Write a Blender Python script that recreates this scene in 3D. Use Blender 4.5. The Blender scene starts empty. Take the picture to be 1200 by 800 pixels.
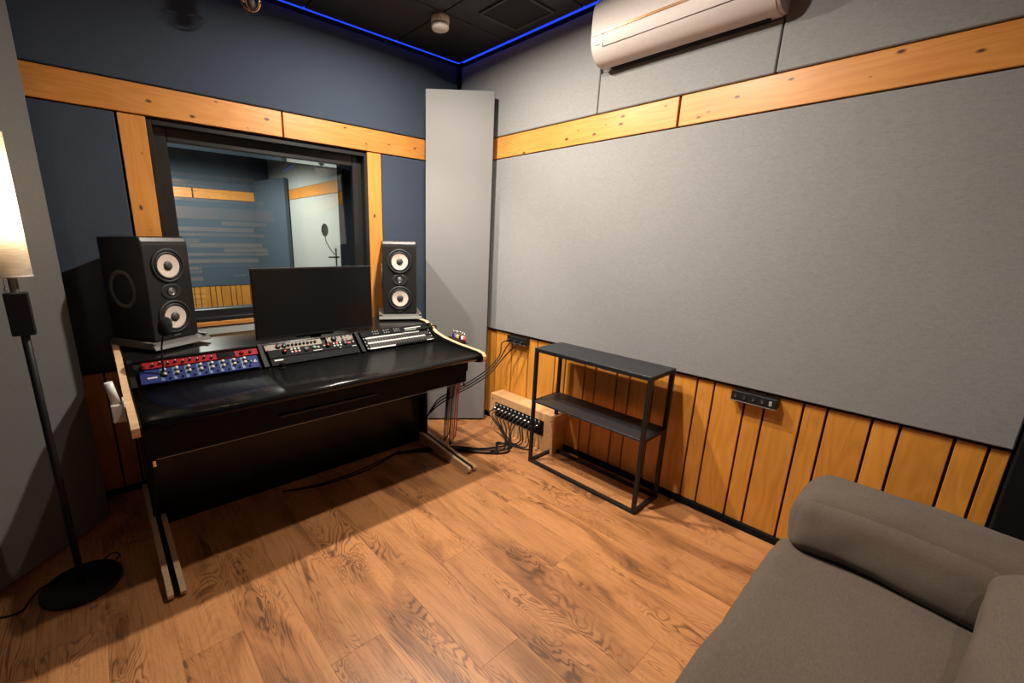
import bpy, bmesh, math, random
from mathutils import Vector, Matrix, noise
random.seed(7)
PI = math.pi
R = math.radians
scene = bpy.context.scene
COL = scene.collection

# ------------------------------------------------------------------ camera
def cam_axes(y, p, r):
    f = Vector((math.sin(y)*math.cos(p), math.cos(y)*math.cos(p), math.sin(p)))
    rt = Vector((math.cos(y), -math.sin(y), 0))
    u = rt.cross(f)
    c, s = math.cos(r), math.sin(r)
    return rt*c + u*s, u*c - rt*s, f
cr, cu, cf = cam_axes(R(40.4849), R(-14.176), R(1.1841))
cd = bpy.data.cameras.new('camera')
cam = bpy.data.objects.new('camera', cd)
COL.objects.link(cam)
cam.matrix_world = Matrix(((cr.x, cu.x, -cf.x, -2.353), (cr.y, cu.y, -cf.y, -2.854), (cr.z, cu.z, -cf.z, 1.410), (0, 0, 0, 1)))
cd.sensor_width = 36.0
cd.lens = 508.1/1200*36
cd.shift_x = 57.8/1200
cd.shift_y = 9.97/1200
cd.clip_start = 0.02
scene.camera = cam

# ------------------------------------------------------------------ world, exposure, main lights
w = bpy.data.worlds.new('world'); scene.world = w
w.use_nodes = True
w.node_tree.nodes['Background'].inputs[0].default_value = (0.9, 0.85, 0.8, 1)
w.node_tree.nodes['Background'].inputs[1].default_value = 0.02
vs = scene.view_settings
vs.view_transform = 'Standard'; vs.look = 'None'; vs.gamma = 1.0; vs.use_curve_mapping = False
vs.exposure = 0.28

CEIL = 2.68
def spot(name, loc, target, power, size, blend, radius, color):
    ld = bpy.data.lights.new(name, 'SPOT')
    ld.energy = power; ld.spot_size = R(size); ld.spot_blend = blend
    ld.shadow_soft_size = radius; ld.color = color
    o = bpy.data.objects.new(name, ld); COL.objects.link(o)
    o.location = loc
    o.rotation_euler = (Vector(target)-Vector(loc)).to_track_quat('-Z', 'Y').to_euler()
    return o
def disk(name, loc, power, size, color, spread=180, target=None):
    ld = bpy.data.lights.new(name, 'AREA')
    ld.shape = 'DISK'; ld.size = size; ld.energy = power; ld.color = color; ld.spread = R(spread)
    o = bpy.data.objects.new(name, ld); COL.objects.link(o); o.location = loc
    if target: o.rotation_euler = (Vector(target)-Vector(loc)).to_track_quat('-Z', 'Y').to_euler()
    return o
WARM = (1.0, 0.90, 0.78)
MAIN = (-0.95, -0.92, 2.66)
SIDE = (-1.57, -0.30, 2.47)
REAR = (-1.25, -1.60, 2.655)
disk('downlight_beam', MAIN, 52, 0.075, WARM, 174)
spot('spotlight_beam', SIDE, (-0.28, -0.42, 1.05), 120, 54, 1.0, 0.03, WARM)
disk('rear_downlight_beam', REAR, 22.5, 0.075, WARM, 135, (-0.25, -1.70, 0.3))
BACK = (-1.70, -3.25, 2.655)
disk('rear_wall_fill', BACK, 6, 0.075, WARM, 120, (-1.6, -3.62, 1.55))  # added lamp, brightens the rear wall mirrored in the window glass
# live room behind the glass
spot('live_room_beam', (-1.35, 3.6, 2.6), (-1.3, 3.9, 0), 430, 165, 0.4, 0.1, (1.0, 0.93, 0.82))

# ------------------------------------------------------------------ node materials
def mat(name):
    m = bpy.data.materials.new(name); m.use_nodes = True
    nt = m.node_tree
    return m, nt, nt.nodes['Principled BSDF']
def N(nt, t, **kw):
    n = nt.nodes.new(t)
    for k, v in kw.items():
        if k in n.inputs: n.inputs[k].default_value = v
        else: setattr(n, k, v)
    return n
def ramp(nt, stops):
    n = nt.nodes.new('ShaderNodeValToRGB')
    el = n.color_ramp.elements
    while len(el) < len(stops): el.new(0.5)
    for e, (p, c) in zip(el, stops):
        e.position = p; e.color = (*c, 1)
    return n
def simple(name, col, rough=0.5, metal=0.0, spec=0.5, emit=None, estr=0, var=0.0, vscale=40, coat=0):
    m, nt, b = mat(name)
    b.inputs['Roughness'].default_value = rough
    b.inputs['Metallic'].default_value = metal
    b.inputs['Specular IOR Level'].default_value = spec
    b.inputs['Coat Weight'].default_value = coat
    tc = N(nt, 'ShaderNodeTexCoord')
    nz = N(nt, 'ShaderNodeTexNoise', Scale=vscale, Detail=3.0)
    nt.links.new(tc.outputs['Object'], nz.inputs['Vector'])
    v = max(var, 0.03)
    rp = ramp(nt, [(0.3, tuple(c*(1-v) for c in col)), (0.7, tuple(min(1, c*(1+v)) for c in col))])
    nt.links.new(nz.outputs['Fac'], rp.inputs['Fac'])
    nt.links.new(rp.outputs['Color'], b.inputs['Base Color'])
    if emit:
        b.inputs['Emission Color'].default_value = (*emit, 1)
        b.inputs['Emission Strength'].default_value = estr
    return m

def fabric(name, col, contrast=0.12, scale=260, bump=0.25, sheen=0.0, rough=0.95):
    m, nt, b = mat(name)
    L = nt.links.new
    tc = N(nt, 'ShaderNodeTexCoord')
    hs = []
    for sc in ((1, 7, 7), (1.6, 9, 9), (8, 1.5, 8)):      # woven threads along several directions
        mp = N(nt, 'ShaderNodeMapping'); mp.inputs['Scale'].default_value = sc
        L(tc.outputs['Object'], mp.inputs['Vector'])
        nz = N(nt, 'ShaderNodeTexNoise', Scale=scale/6, Detail=2.0, Roughness=0.6)
        L(mp.outputs['Vector'], nz.inputs['Vector']); hs.append(nz)
    a = N(nt, 'ShaderNodeMath', operation='ADD'); L(hs[0].outputs['Fac'], a.inputs[0]); L(hs[1].outputs['Fac'], a.inputs[1])
    a2 = N(nt, 'ShaderNodeMath', operation='ADD'); L(a.outputs[0], a2.inputs[0]); L(hs[2].outputs['Fac'], a2.inputs[1])
    d = N(nt, 'ShaderNodeMath', operation='DIVIDE'); L(a2.outputs[0], d.inputs[0]); d.inputs[1].default_value = 3
    big = N(nt, 'ShaderNodeTexNoise', Scale=5.0, Detail=3.0); L(tc.outputs['Object'], big.inputs['Vector'])
    mx = N(nt, 'ShaderNodeMath', operation='MULTIPLY_ADD'); L(big.outputs['Fac'], mx.inputs[0]); mx.inputs[1].default_value = 0.06; L(d.outputs[0], mx.inputs[2])
    rp = ramp(nt, [(0.38, tuple(c*(1-contrast*2) for c in col)), (0.68, tuple(c*(1+contrast*2) for c in col))])
    L(mx.outputs[0], rp.inputs['Fac']); L(rp.outputs['Color'], b.inputs['Base Color'])
    bp = N(nt, 'ShaderNodeBump', Strength=bump, Distance=0.002); L(d.outputs[0], bp.inputs['Height']); L(bp.outputs['Normal'], b.inputs['Normal'])
    b.inputs['Roughness'].default_value = rough
    b.inputs['Specular IOR Level'].default_value = 0.2
    b.inputs['Sheen Weight'].default_value = sheen
    return m

def wood(name, light, dark, knot=None, gs=1.0, rough=0.45, stretch=9.0, knot_scale=5.0, rnd=0.12, coat=0.0, swirl=1.0, gcontrast=1.0):
    """Grain runs along local X of the board, every board gets its own offset and tone."""
    m, nt, b = mat(name)
    L = nt.links.new
    tc = N(nt, 'ShaderNodeTexCoord'); oi = N(nt, 'ShaderNodeObjectInfo')
    mul = N(nt, 'ShaderNodeMath', operation='MULTIPLY'); L(oi.outputs['Random'], mul.inputs[0]); mul.inputs[1].default_value = 37.0
    cmb = N(nt, 'ShaderNodeCombineXYZ')
    for i in range(3): L(mul.outputs[0], cmb.inputs[i])
    add = N(nt, 'ShaderNodeVectorMath', operation='ADD'); L(tc.outputs['Object'], add.inputs[0]); L(cmb.outputs[0], add.inputs[1])
    mp = N(nt, 'ShaderNodeMapping'); mp.inputs['Scale'].default_value = (1.0*gs, stretch*gs, stretch*gs)
    L(add.outputs[0], mp.inputs['Vector'])
    n1 = N(nt, 'ShaderNodeTexNoise', Scale=1.4, Detail=2.5, Roughness=0.5, Distortion=0.6*swirl); L(mp.outputs['Vector'], n1.inputs['Vector'])
    # contour rings of the smooth noise = cathedral grain
    r1 = N(nt, 'ShaderNodeMath', operation='MULTIPLY'); L(n1.outputs['Fac'], r1.inputs[0]); r1.inputs[1].default_value = 16.0
    fr = N(nt, 'ShaderNodeMath', operation='PINGPONG'); L(r1.outputs[0], fr.inputs[0]); fr.inputs[1].default_value = 1.0
    mp2 = N(nt, 'ShaderNodeMapping'); mp2.inputs['Scale'].default_value = (3*gs, 120*gs, 120*gs); L(add.outputs[0], mp2.inputs['Vector'])
    n2 = N(nt, 'ShaderNodeTexNoise', Scale=1.0, Detail=4.0); L(mp2.outputs['Vector'], n2.inputs['Vector'])
    n3 = N(nt, 'ShaderNodeTexNoise', Scale=2.2, Detail=2.0); L(add.outputs[0], n3.inputs['Vector'])
    s1 = N(nt, 'ShaderNodeMath', operation='MULTIPLY'); L(fr.outputs[0], s1.inputs[0]); s1.inputs[1].default_value = 0.30*gcontrast
    s2 = N(nt, 'ShaderNodeMath', operation='MULTIPLY_ADD'); L(n2.outputs['Fac'], s2.inputs[0]); s2.inputs[1].default_value = 0.45*gcontrast; L(s1.outputs[0], s2.inputs[2])
    s3 = N(nt, 'ShaderNodeMath', operation='MULTIPLY_ADD'); L(n3.outputs['Fac'], s3.inputs[0]); s3.inputs[1].default_value = 0.7; L(s2.outputs[0], s3.inputs[2])
    rp = ramp(nt, [(0.40, light), (1.05 if False else 1.0, dark)]); L(s3.outputs[0], rp.inputs['Fac'])
    col = rp.outputs['Color']
    if knot:
        mk = N(nt, 'ShaderNodeMapping'); mk.inputs['Scale'].default_value = (knot_scale*0.7, knot_scale*1.3, 0.01); L(add.outputs[0], mk.inputs['Vector'])
        vo = N(nt, 'ShaderNodeTexVoronoi', voronoi_dimensions='2D', Scale=1.0, Randomness=1.0); L(mk.outputs['Vector'], vo.inputs['Vector'])
        sep = N(nt, 'ShaderNodeSeparateColor'); L(vo.outputs['Color'], sep.inputs[0])
        sz = N(nt, 'ShaderNodeMapRange'); sz.inputs[1].default_value = 0.05; sz.inputs[2].default_value = 1.0; sz.inputs[3].default_value = 0.0; sz.inputs[4].default_value = 0.085
        L(sep.outputs[0], sz.inputs[0])
        sub = N(nt, 'ShaderNodeMath', operation='SUBTRACT'); L(sz.outputs[0], sub.inputs[0]); L(vo.outputs['Distance'], sub.inputs[1])
        kr = N(nt, 'ShaderNodeMapRange'); kr.inputs[1].default_value = -0.03; kr.inputs[2].default_value = 0.03; L(sub.outputs[0], kr.inputs[0])
        gt = N(nt, 'ShaderNodeMath', operation='GREATER_THAN'); L(sep.outputs[0], gt.inputs[0]); gt.inputs[1].default_value = 0.12
        km = N(nt, 'ShaderNodeMath', operation='MULTIPLY'); L(kr.outputs[0], km.inputs[0]); L(gt.outputs[0], km.inputs[1])
        mixk = N(nt, 'ShaderNodeMix', data_type='RGBA'); L(km.outputs[0], mixk.inputs[0]); L(col, mixk.inputs[6]); mixk.inputs[7].default_value = (*knot, 1)
        col = mixk.outputs[2]
    hsv = N(nt, 'ShaderNodeHueSaturation'); L(col, hsv.inputs['Color'])
    mr = N(nt, 'ShaderNodeMapRange'); mr.inputs[3].default_value = 1-rnd; mr.inputs[4].default_value = 1+rnd; L(oi.outputs['Random'], mr.inputs[0]); L(mr.outputs[0], hsv.inputs['Value'])
    L(hsv.outputs['Color'], b.inputs['Base Color'])
    bp = N(nt, 'ShaderNodeBump', Strength=0.12, Distance=0.002); L(s2.outputs[0], bp.inputs['Height']); L(bp.outputs['Normal'], b.inputs['Normal'])
    b.inputs['Roughness'].default_value = rough
    b.inputs['Coat Weight'].default_value = coat
    b.inputs['Coat Roughness'].default_value = 0.25
    return m

def floor_mat():
    m, nt, b = mat('floor_oak'); L = nt.links.new
    tc = N(nt, 'ShaderNodeTexCoord'); oi = N(nt, 'ShaderNodeObjectInfo')
    mul = N(nt, 'ShaderNodeMath', operation='MULTIPLY'); L(oi.outputs['Random'], mul.inputs[0]); mul.inputs[1].default_value = 61.0
    cmb = N(nt, 'ShaderNodeCombineXYZ'); L(mul.outputs[0], cmb.inputs[0]); L(mul.outputs[0], cmb.inputs[1])
    add = N(nt, 'ShaderNodeVectorMath', operation='ADD'); L(tc.outputs['Object'], add.inputs[0]); L(cmb.outputs[0], add.inputs[1])
    def noi(sc, scale, detail, rough=0.5, dist=0.0):
        mp = N(nt, 'ShaderNodeMapping'); mp.inputs['Scale'].default_value = sc; L(add.outputs[0], mp.inputs['Vector'])
        n = N(nt, 'ShaderNodeTexNoise', Scale=scale, Detail=detail, Roughness=rough, Distortion=dist); L(mp.outputs['Vector'], n.inputs['Vector'])
        return n.outputs['Fac']
    def mth(op, a, v):
        n = N(nt, 'ShaderNodeMath', operation=op); L(a, n.inputs[0])
        if isinstance(v, (int, float)): n.inputs[1].default_value = v
        else: L(v, n.inputs[1])
        return n.outputs[0]
    def rng(a, lo, hi, o0=0.0, o1=1.0):
        n = N(nt, 'ShaderNodeMapRange', interpolation_type='SMOOTHSTEP'); L(a, n.inputs[0])
        for i, v in enumerate((lo, hi, o0, o1)): n.inputs[i+1].default_value = v
        return n.outputs[0]
    field = noi((1.0, 3.6, 1.0), 1.7, 3.0, 0.45, 1.2)                       # growth field
    ringp = mth('PINGPONG', mth('MULTIPLY', field, 44.0), 1.0)
    lines = rng(ringp, 0.35, 1.0)                                            # thin ring lines
    where = rng(noi((1.0, 3.0, 1.0), 2.0, 2.0), 0.46, 0.66)                  # figured areas
    fine = noi((4.0, 130.0, 1.0), 1.0, 4.0, 0.6)                             # pores
    patch = rng(noi((1.0, 3.2, 1.0), 2.0, 3.0, 0.5, 0.9), 0.42, 0.80)       # darker heart patches
    k = mth('MULTIPLY', lines, mth('ADD', mth('MULTIPLY', where, 0.62), 0.10))
    k = mth('ADD', k, mth('MULTIPLY', rng(fine, 0.42, 0.72), 0.30))
    k = mth('ADD', k, mth('MULTIPLY', patch, 0.68))
    rp = ramp(nt, [(0.0, (0.52, 0.234, 0.087)), (0.45, (0.34, 0.140, 0.050)), (1.0, (0.13, 0.053, 0.020))]); L(k, rp.inputs['Fac'])
    hsv = N(nt, 'ShaderNodeHueSaturation'); L(rp.outputs['Color'], hsv.inputs['Color'])
    mr = N(nt, 'ShaderNodeMapRange'); mr.inputs[3].default_value = 0.90; mr.inputs[4].default_value = 1.08; L(oi.outputs['Random'], mr.inputs[0]); L(mr.outputs[0], hsv.inputs['Value'])
    L(hsv.outputs['Color'], b.inputs['Base Color'])
    bp = N(nt, 'ShaderNodeBump', Strength=0.08, Distance=0.001); L(k, bp.inputs['Height']); L(bp.outputs['Normal'], b.inputs['Normal'])
    b.inputs['Roughness'].default_value = 0.42
    return m

M = {}
M['grey_fabric'] = fabric('grey_fabric', (0.246, 0.247, 0.245), 0.075, 260, 0.12)
M['left_panel_fabric'] = fabric('left_panel_fabric', (0.140, 0.138, 0.132), 0.075, 260, 0.12)  # copy of the grey fabric, toned down for the left corner panel
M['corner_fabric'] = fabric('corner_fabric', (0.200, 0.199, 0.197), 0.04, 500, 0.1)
M['blue_fabric'] = fabric('blue_fabric', (0.047, 0.062, 0.090), 0.06, 320, 0.1)
M['booth_blue'] = fabric('booth_blue', (0.070, 0.095, 0.125), 0.06, 320, 0.1)
M['white_fabric'] = fabric('white_fabric', (0.40, 0.415, 0.40), 0.05, 300, 0.1)
M['sofa_fabric'] = fabric('sofa_fabric', (0.108, 0.083, 0.064), 0.10, 300, 0.25, 0.1)
M['pine'] = wood('pine', (0.66, 0.290, 0.066), (0.52, 0.198, 0.037), (0.075, 0.022, 0.006), 1.0, 0.42, 10, 8.0, 0.08, 0.1)
M['amber_plank'] = wood('amber_plank', (0.70, 0.300, 0.048), (0.48, 0.180, 0.022), None, 1.0, 0.42, 6, 5, 0.10, 0.1, 0.8, 0.8)
M['floor_oak'] = floor_mat()
M['plywood'] = wood('plywood', (0.74, 0.50, 0.30), (0.58, 0.36, 0.19), None, 1.0, 0.5, 8, 5, 0.03)
M['box_wood'] = wood('box_wood', (0.70, 0.42, 0.20), (0.52, 0.27, 0.11), None, 1.0, 0.5, 8, 5, 0.03)
M['slat_wood'] = wood('slat_wood', (0.80, 0.50, 0.25), (0.55, 0.30, 0.13), None, 1.0, 0.5, 8, 5, 0.3)
M['backing_black'] = simple('backing_black', (0.008, 0.008, 0.008), 0.8)
M['trim_black'] = simple('trim_black', (0.007, 0.007, 0.007), 0.7, spec=0.12)
M['frame_black'] = simple('frame_black', (0.016, 0.016, 0.016), 0.32)
M['jamb_black'] = simple('jamb_black', (0.012, 0.012, 0.012), 0.05, spec=1.0, coat=1.0)
M['ceil_tile'] = simple('ceil_tile', (0.020, 0.018, 0.017), 0.55, var=0.1)
M['vent_grey'] = simple('vent_grey', (0.05, 0.045, 0.04), 0.5)
M['led_blue'] = simple('led_blue', (0.02, 0.05, 0.4), 0.5, emit=(0.012, 0.055, 0.85), estr=1.0)
M['white_plastic'] = simple('white_plastic', (0.78, 0.75, 0.71), 0.35)
M['ac_white'] = simple('ac_white', (0.56, 0.50, 0.47), 0.48, spec=0.3)
M['ac_line'] = simple('ac_line', (0.10, 0.06, 0.04), 0.5)
M['copper'] = simple('copper', (0.72, 0.40, 0.20), 0.25, metal=0.9)
M['grey_plastic'] = simple('grey_plastic', (0.35, 0.33, 0.31), 0.5)
M['desk_black'] = simple('desk_black', (0.009, 0.008, 0.007), 0.22, spec=0.4, var=0.15, vscale=4)
M['desk_matte'] = simple('desk_matte', (0.0045, 0.004, 0.0038), 0.55, spec=0.18)
M['gloss_black'] = simple('gloss_black', (0.004, 0.004, 0.0038), 0.20, spec=0.25)
M['metal_black'] = simple('metal_black', (0.009, 0.009, 0.0095), 0.5, spec=0.35)
M['shelf_top'] = simple('shelf_top', (0.021, 0.021, 0.023), 0.45, spec=0.4)
M['steel'] = simple('steel', (0.55, 0.55, 0.55), 0.3, metal=1.0)
M['chrome'] = simple('chrome', (0.8, 0.8, 0.8), 0.15, metal=1.0)
M['silver_panel'] = simple('silver_panel', (0.150, 0.130, 0.110), 0.55, metal=0.2, spec=0.3)
M['speaker_body'] = simple('speaker_body', (0.013, 0.0115, 0.011), 0.40, var=0.1)
M['rubber'] = simple('rubber', (0.010, 0.010, 0.010), 0.6)
M['flax'] = simple('flax', (0.66, 0.55, 0.47), 0.7, var=0.15, vscale=220)
M['dust_cap'] = simple('dust_cap', (0.05, 0.045, 0.045), 0.5)
M['pad_grey'] = simple('pad_grey', (0.10, 0.095, 0.09), 0.55)
M['screen'] = simple('screen', (0.006, 0.006, 0.006), 0.22)
M['red_panel'] = simple('red_panel', (0.26, 0.006, 0.009), 0.6, spec=0.15)
M['blue_panel'] = simple('blue_panel', (0.014, 0.026, 0.135), 0.6, spec=0.15)
M['blue_strip'] = simple('blue_strip', (0.075, 0.130, 0.235), 0.5)
M['rack_black'] = simple('rack_black', (0.005, 0.005, 0.0055), 0.65, spec=0.1)
M['cream_knob'] = simple('cream_knob', (0.52, 0.49, 0.36), 0.5)
M['knob_black'] = simple('knob_black', (0.008, 0.008, 0.008), 0.4)
M['print_white'] = simple('print_white', (0.50, 0.49, 0.47), 0.6)
M['led_red'] = simple('led_red', (0.5, 0.02, 0.02), 0.4, emit=(1, 0.05, 0.05), estr=0.6)
M['green'] = simple('green', (0.12, 0.25, 0.16), 0.4)
M['foam'] = simple('foam', (0.006, 0.006, 0.006), 0.95)
M['cable_black'] = simple('cable_black', (0.006, 0.006, 0.006), 0.6, spec=0.25)
M['cable_yellow'] = simple('cable_yellow', (0.60, 0.36, 0.07), 0.5)
M['cable_white'] = simple('cable_white', (0.62, 0.58, 0.52), 0.5)
M['cable_red'] = simple('cable_red', (0.55, 0.03, 0.05), 0.5)
M['cable_brown'] = simple('cable_brown', (0.42, 0.20, 0.07), 0.5)
M['cable_blue'] = simple('cable_blue', (0.08, 0.10, 0.35), 0.5)
M['booth_carpet'] = fabric('booth_carpet', (0.10, 0.10, 0.105), 0.1, 200)
M['bulb'] = simple('bulb', (0.9, 0.8, 0.6), 0.5, emit=(1.0, 0.82, 0.58), estr=12)
M['lens'] = simple('lens', (0.9, 0.85, 0.75), 0.5, emit=(1.0, 0.86, 0.70), estr=6)
def shade_mat():
    m, nt, b = mat('lamp_shade'); L = nt.links.new
    tc = N(nt, 'ShaderNodeTexCoord'); mp = N(nt, 'ShaderNodeMapping'); mp.inputs['Scale'].default_value = (8, 8, 90); L(tc.outputs['Object'], mp.inputs['Vector'])
    nz = N(nt, 'ShaderNodeTexNoise', Scale=3.0, Detail=3.0); L(mp.outputs['Vector'], nz.inputs['Vector'])
    rp = ramp(nt, [(0.3, (0.70, 0.60, 0.48)), (0.7, (0.90, 0.82, 0.70))]); L(nz.outputs['Fac'], rp.inputs['Fac'])
    df = N(nt, 'ShaderNodeBsdfDiffuse'); tr = N(nt, 'ShaderNodeBsdfTranslucent')
    L(rp.outputs['Color'], df.inputs['Color']); L(rp.outputs['Color'], tr.inputs['Color'])
    mx = N(nt, 'ShaderNodeMixShader'); mx.inputs[0].default_value = 0.55
    L(df.outputs[0], mx.inputs[1]); L(tr.outputs[0], mx.inputs[2])
    L(mx.outputs[0], nt.nodes['Material Output'].inputs['Surface'])
    return m
M['lamp_shade'] = shade_mat()
def glass_mat():
    m, nt, b = mat('window_glass'); L = nt.links.new
    fr = N(nt, 'ShaderNodeFresnel', IOR=2.0)
    tr = N(nt, 'ShaderNodeBsdfTransparent'); tr.inputs[0].default_value = (0.80, 0.85, 0.84, 1)
    gl = N(nt, 'ShaderNodeBsdfGlossy', Roughness=0.0)
    mx = N(nt, 'ShaderNodeMixShader'); L(fr.outputs[0], mx.inputs[0]); L(tr.outputs[0], mx.inputs[1]); L(gl.outputs[0], mx.inputs[2])
    L(mx.outputs[0], nt.nodes['Material Output'].inputs['Surface'])
    return m
M['window_glass'] = glass_mat()

# ------------------------------------------------------------------ mesh helpers
class G:
    """collects shapes into one mesh"""
    def __init__(s): s.bm = bmesh.new()
    def box(s, x0, x1, y0, y1, z0, z1, bev=0.0, seg=1, rot=None, pivot=None):
        t = bmesh.new()
        bmesh.ops.create_cube(t, size=1.0)
        cx, cy, cz = (x0+x1)/2, (y0+y1)/2, (z0+z1)/2
        for v in t.verts:
            v.co = Vector((v.co.x*abs(x1-x0), v.co.y*abs(y1-y0), v.co.z*abs(z1-z0)))
        if bev > 0:
            bmesh.ops.bevel(t, geom=t.edges[:], offset=bev, segments=seg, profile=0.5, affect='EDGES')
        m = Matrix.Translation((cx, cy, cz))
        if rot is not None:
            p = Vector(pivot) if pivot else Vector((cx, cy, cz))
            m = Matrix.Translation(p) @ rot.to_4x4() @ Matrix.Translation(-p) @ m
        s.merge(t, m); return s
    def merge(s, t, m=Matrix.Identity(4), smooth=False):
        vm = {}
        for v in t.verts: vm[v] = s.bm.verts.new(m @ v.co)
        for f in t.faces:
            try:
                nf = s.bm.faces.new([vm[v] for v in f.verts]); nf.smooth = smooth or f.smooth
            except ValueError: pass
        t.free()
    def lathe(s, prof, m=Matrix.Identity(4), n=32, smooth=True):
        """profile [(r, h)] around local Z, placed by matrix m"""
        rings = []
        for r, h in prof:
            if r < 1e-6: rings.append([s.bm.verts.new(m @ Vector((0, 0, h)))])
            else: rings.append([s.bm.verts.new(m @ Vector((r*math.cos(2*PI*i/n), r*math.sin(2*PI*i/n), h))) for i in range(n)])
        for a, b in zip(rings, rings[1:]):
            for i in range(n):
                j = (i+1) % n
                if len(a) == 1 and len(b) == 1: continue
                if len(a) == 1: f = (a[0], b[j], b[i])
                elif len(b) == 1: f = (a[i], a[j], b[0])
                else: f = (a[i], a[j], b[j], b[i])
                try: s.bm.faces.new(f).smooth = smooth
                except ValueError: pass
        return s
    def cyl(s, p0, p1, r, n=16, r1=None, smooth=True):
        p0, p1 = Vector(p0), Vector(p1); d = p1-p0
        q = d.to_track_quat('Z', 'Y').to_matrix().to_4x4()
        m = Matrix.Translation(p0) @ q
        L = d.length; r1 = r if r1 is None else r1
        t = bmesh.new(); g = G.__new__(G); g.bm = t
        g.lathe([(r, 0), (r1, L)], Matrix.Identity(4), n, smooth)
        ring0 = [v for v in t.verts if abs(v.co.z) < 1e-7]; ring1 = [v for v in t.verts if abs(v.co.z-L) < 1e-7]
        t.faces.new(ring0[::-1]); t.faces.new(ring1)
        s.merge(t, m); return s
    def tube(s, pts, r, n=8, steps=6):
        P = [Vector(p) for p in pts]
        if len(P) > 2:                                  # Catmull-Rom
            Q = [P[0]] + P + [P[-1]]; out = []
            for i in range(1, len(Q)-2):
                a, b, c, d = Q[i-1:i+3]
                for k in range(steps):
                    t = k/steps
                    out.append(0.5*((2*b)+(c-a)*t+(2*a-5*b+4*c-d)*t*t+(3*b-a-3*c+d)*t**3))
            out.append(P[-1]); P = out
        rings = []; up = Vector((0.3, 0.2, 1)).normalized()
        for i, p in enumerate(P):
            d = (P[min(i+1, len(P)-1)]-P[max(i-1, 0)])
            if d.length < 1e-9: d = Vector((0, 0, 1))
            d.normalize()
            x = d.cross(up)
            if x.length < 1e-3: x = d.cross(Vector((1, 0, 0)))
            x.normalize(); y = x.cross(d)
            rings.append([s.bm.verts.new(p + x*r*math.cos(2*PI*k/n) + y*r*math.sin(2*PI*k/n)) for k in range(n)])
        for a, b in zip(rings, rings[1:]):
            for k in range(n):
                s.bm.faces.new((a[k], a[(k+1) % n], b[(k+1) % n], b[k])).smooth = True
        s.bm.faces.new(rings[0][::-1]); s.bm.faces.new(rings[-1])
        return s
    def prism(s, poly, lo, hi, axis='x', smooth=False):
        """2D polygon (other two axes in order) extruded along axis"""
        def P(u, v, w):
            return {'x': (w, u, v), 'y': (u, w, v), 'z': (u, v, w)}[axis]
        a = [s.bm.verts.new(P(u, v, lo)) for u, v in poly]; b = [s.bm.verts.new(P(u, v, hi)) for u, v in poly]
        s.bm.faces.new(a[::-1]); s.bm.faces.new(b)
        n = len(poly)
        for i in range(n):
            s.bm.faces.new((a[i], a[(i+1) % n], b[(i+1) % n], b[i])).smooth = smooth
        return s
    def mesh(s, name):
        bmesh.ops.recalc_face_normals(s.bm, faces=s.bm.faces[:])
        me = bpy.data.meshes.new(name); s.bm.to_mesh(me); s.bm.free()
        return me
    def build(s, name, m, parent=None, loc=None, rot=None):
        me = s.mesh(name)
        o = bpy.data.objects.new(name, me); COL.objects.link(o)
        me.materials.append(M[m] if isinstance(m, str) else m)
        if parent: o.parent = parent
        if loc: o.location = loc
        if rot: o.rotation_euler = rot
        return o
def tag(o, label, cat, group=None):
    o['label'] = label; o['category'] = cat
    if group: o['group'] = group
    return o
def thing(name, label, cat, loc=(0, 0, 0), rotz=0, group=None):
    o = bpy.data.objects.new(name, None); COL.objects.link(o)
    o.empty_display_size = 0.05
    o.location = loc; o.rotation_euler = (0, 0, rotz)
    return tag(o, label, cat, group)
def struct(o):
    o['kind'] = 'structure'; return o
def copy_tree(o, parent=None):
    c = o.copy(); COL.objects.link(c); c.parent = parent
    for ch in list(o.children): copy_tree(ch, c)
    return c
AX = {'x': Vector((1, 0, 0)), 'y': Vector((0, 1, 0)), 'z': Vector((0, 0, 1))}
def board(name, m, parent, c, L, W, T, along, normal, bev=0.002):
    """a board: local X = length, local Z = face normal"""
    ax = AX[along] if isinstance(along, str) else Vector(along).normalized()
    nz = Vector(normal).normalized(); ay = nz.cross(ax)
    g = G().box(-L/2, L/2, -W/2, W/2, -T/2, T/2, bev)
    o = g.build(name, m, parent)
    o.matrix_local = Matrix(((ax.x, ay.x, nz.x, c[0]), (ax.y, ay.y, nz.y, c[1]), (ax.z, ay.z, nz.z, c[2]), (0, 0, 0, 1)))
    return o
def cushion(x0, x1, y0, y1, z0, z1, r, bulge=(0, 0, 0), wr=0.004, seed=0, cuts=16, shape=None):
    t = bmesh.new(); bmesh.ops.create_cube(t, size=2.0)
    bmesh.ops.subdivide_edges(t, edges=t.edges[:], cuts=cuts, use_grid_fill=True)
    h = Vector(((x1-x0)/2, (y1-y0)/2, (z1-z0)/2)); c = Vector(((x0+x1)/2, (y0+y1)/2, (z0+z1)/2))
    for v in t.verts:
        p = Vector([math.sin(a*PI/2) for a in v.co])
        q = Vector([max(-(hh-r), min(hh-r, a*hh)) for a, hh in zip(p, h)])
        d = Vector([a*hh for a, hh in zip(p, h)])-q
        if d.length > 1e-6: q = q + d.normalized()*r
        n = p
        q.x += bulge[0]*n.x*(1-n.y**2)*(1-n.z**2); q.y += bulge[1]*n.y*(1-n.x**2)*(1-n.z**2); q.z += bulge[2]*n.z*(1-n.x**2)*(1-n.y**2)
        w = q + c
        k = noise.noise(Vector((w.x*5+seed, w.y*5, w.z*5)))*wr + noise.noise(Vector((w.x*14, w.y*14+seed, w.z*14)))*wr*0.4
        nn = d.normalized() if d.length > 1e-6 else n.normalized()
        w += nn*k
        if shape: w = shape(w, n)
        v.co = w
    for f in t.faces: f.smooth = True
    g = G(); g.merge(t); 
    return g

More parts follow.
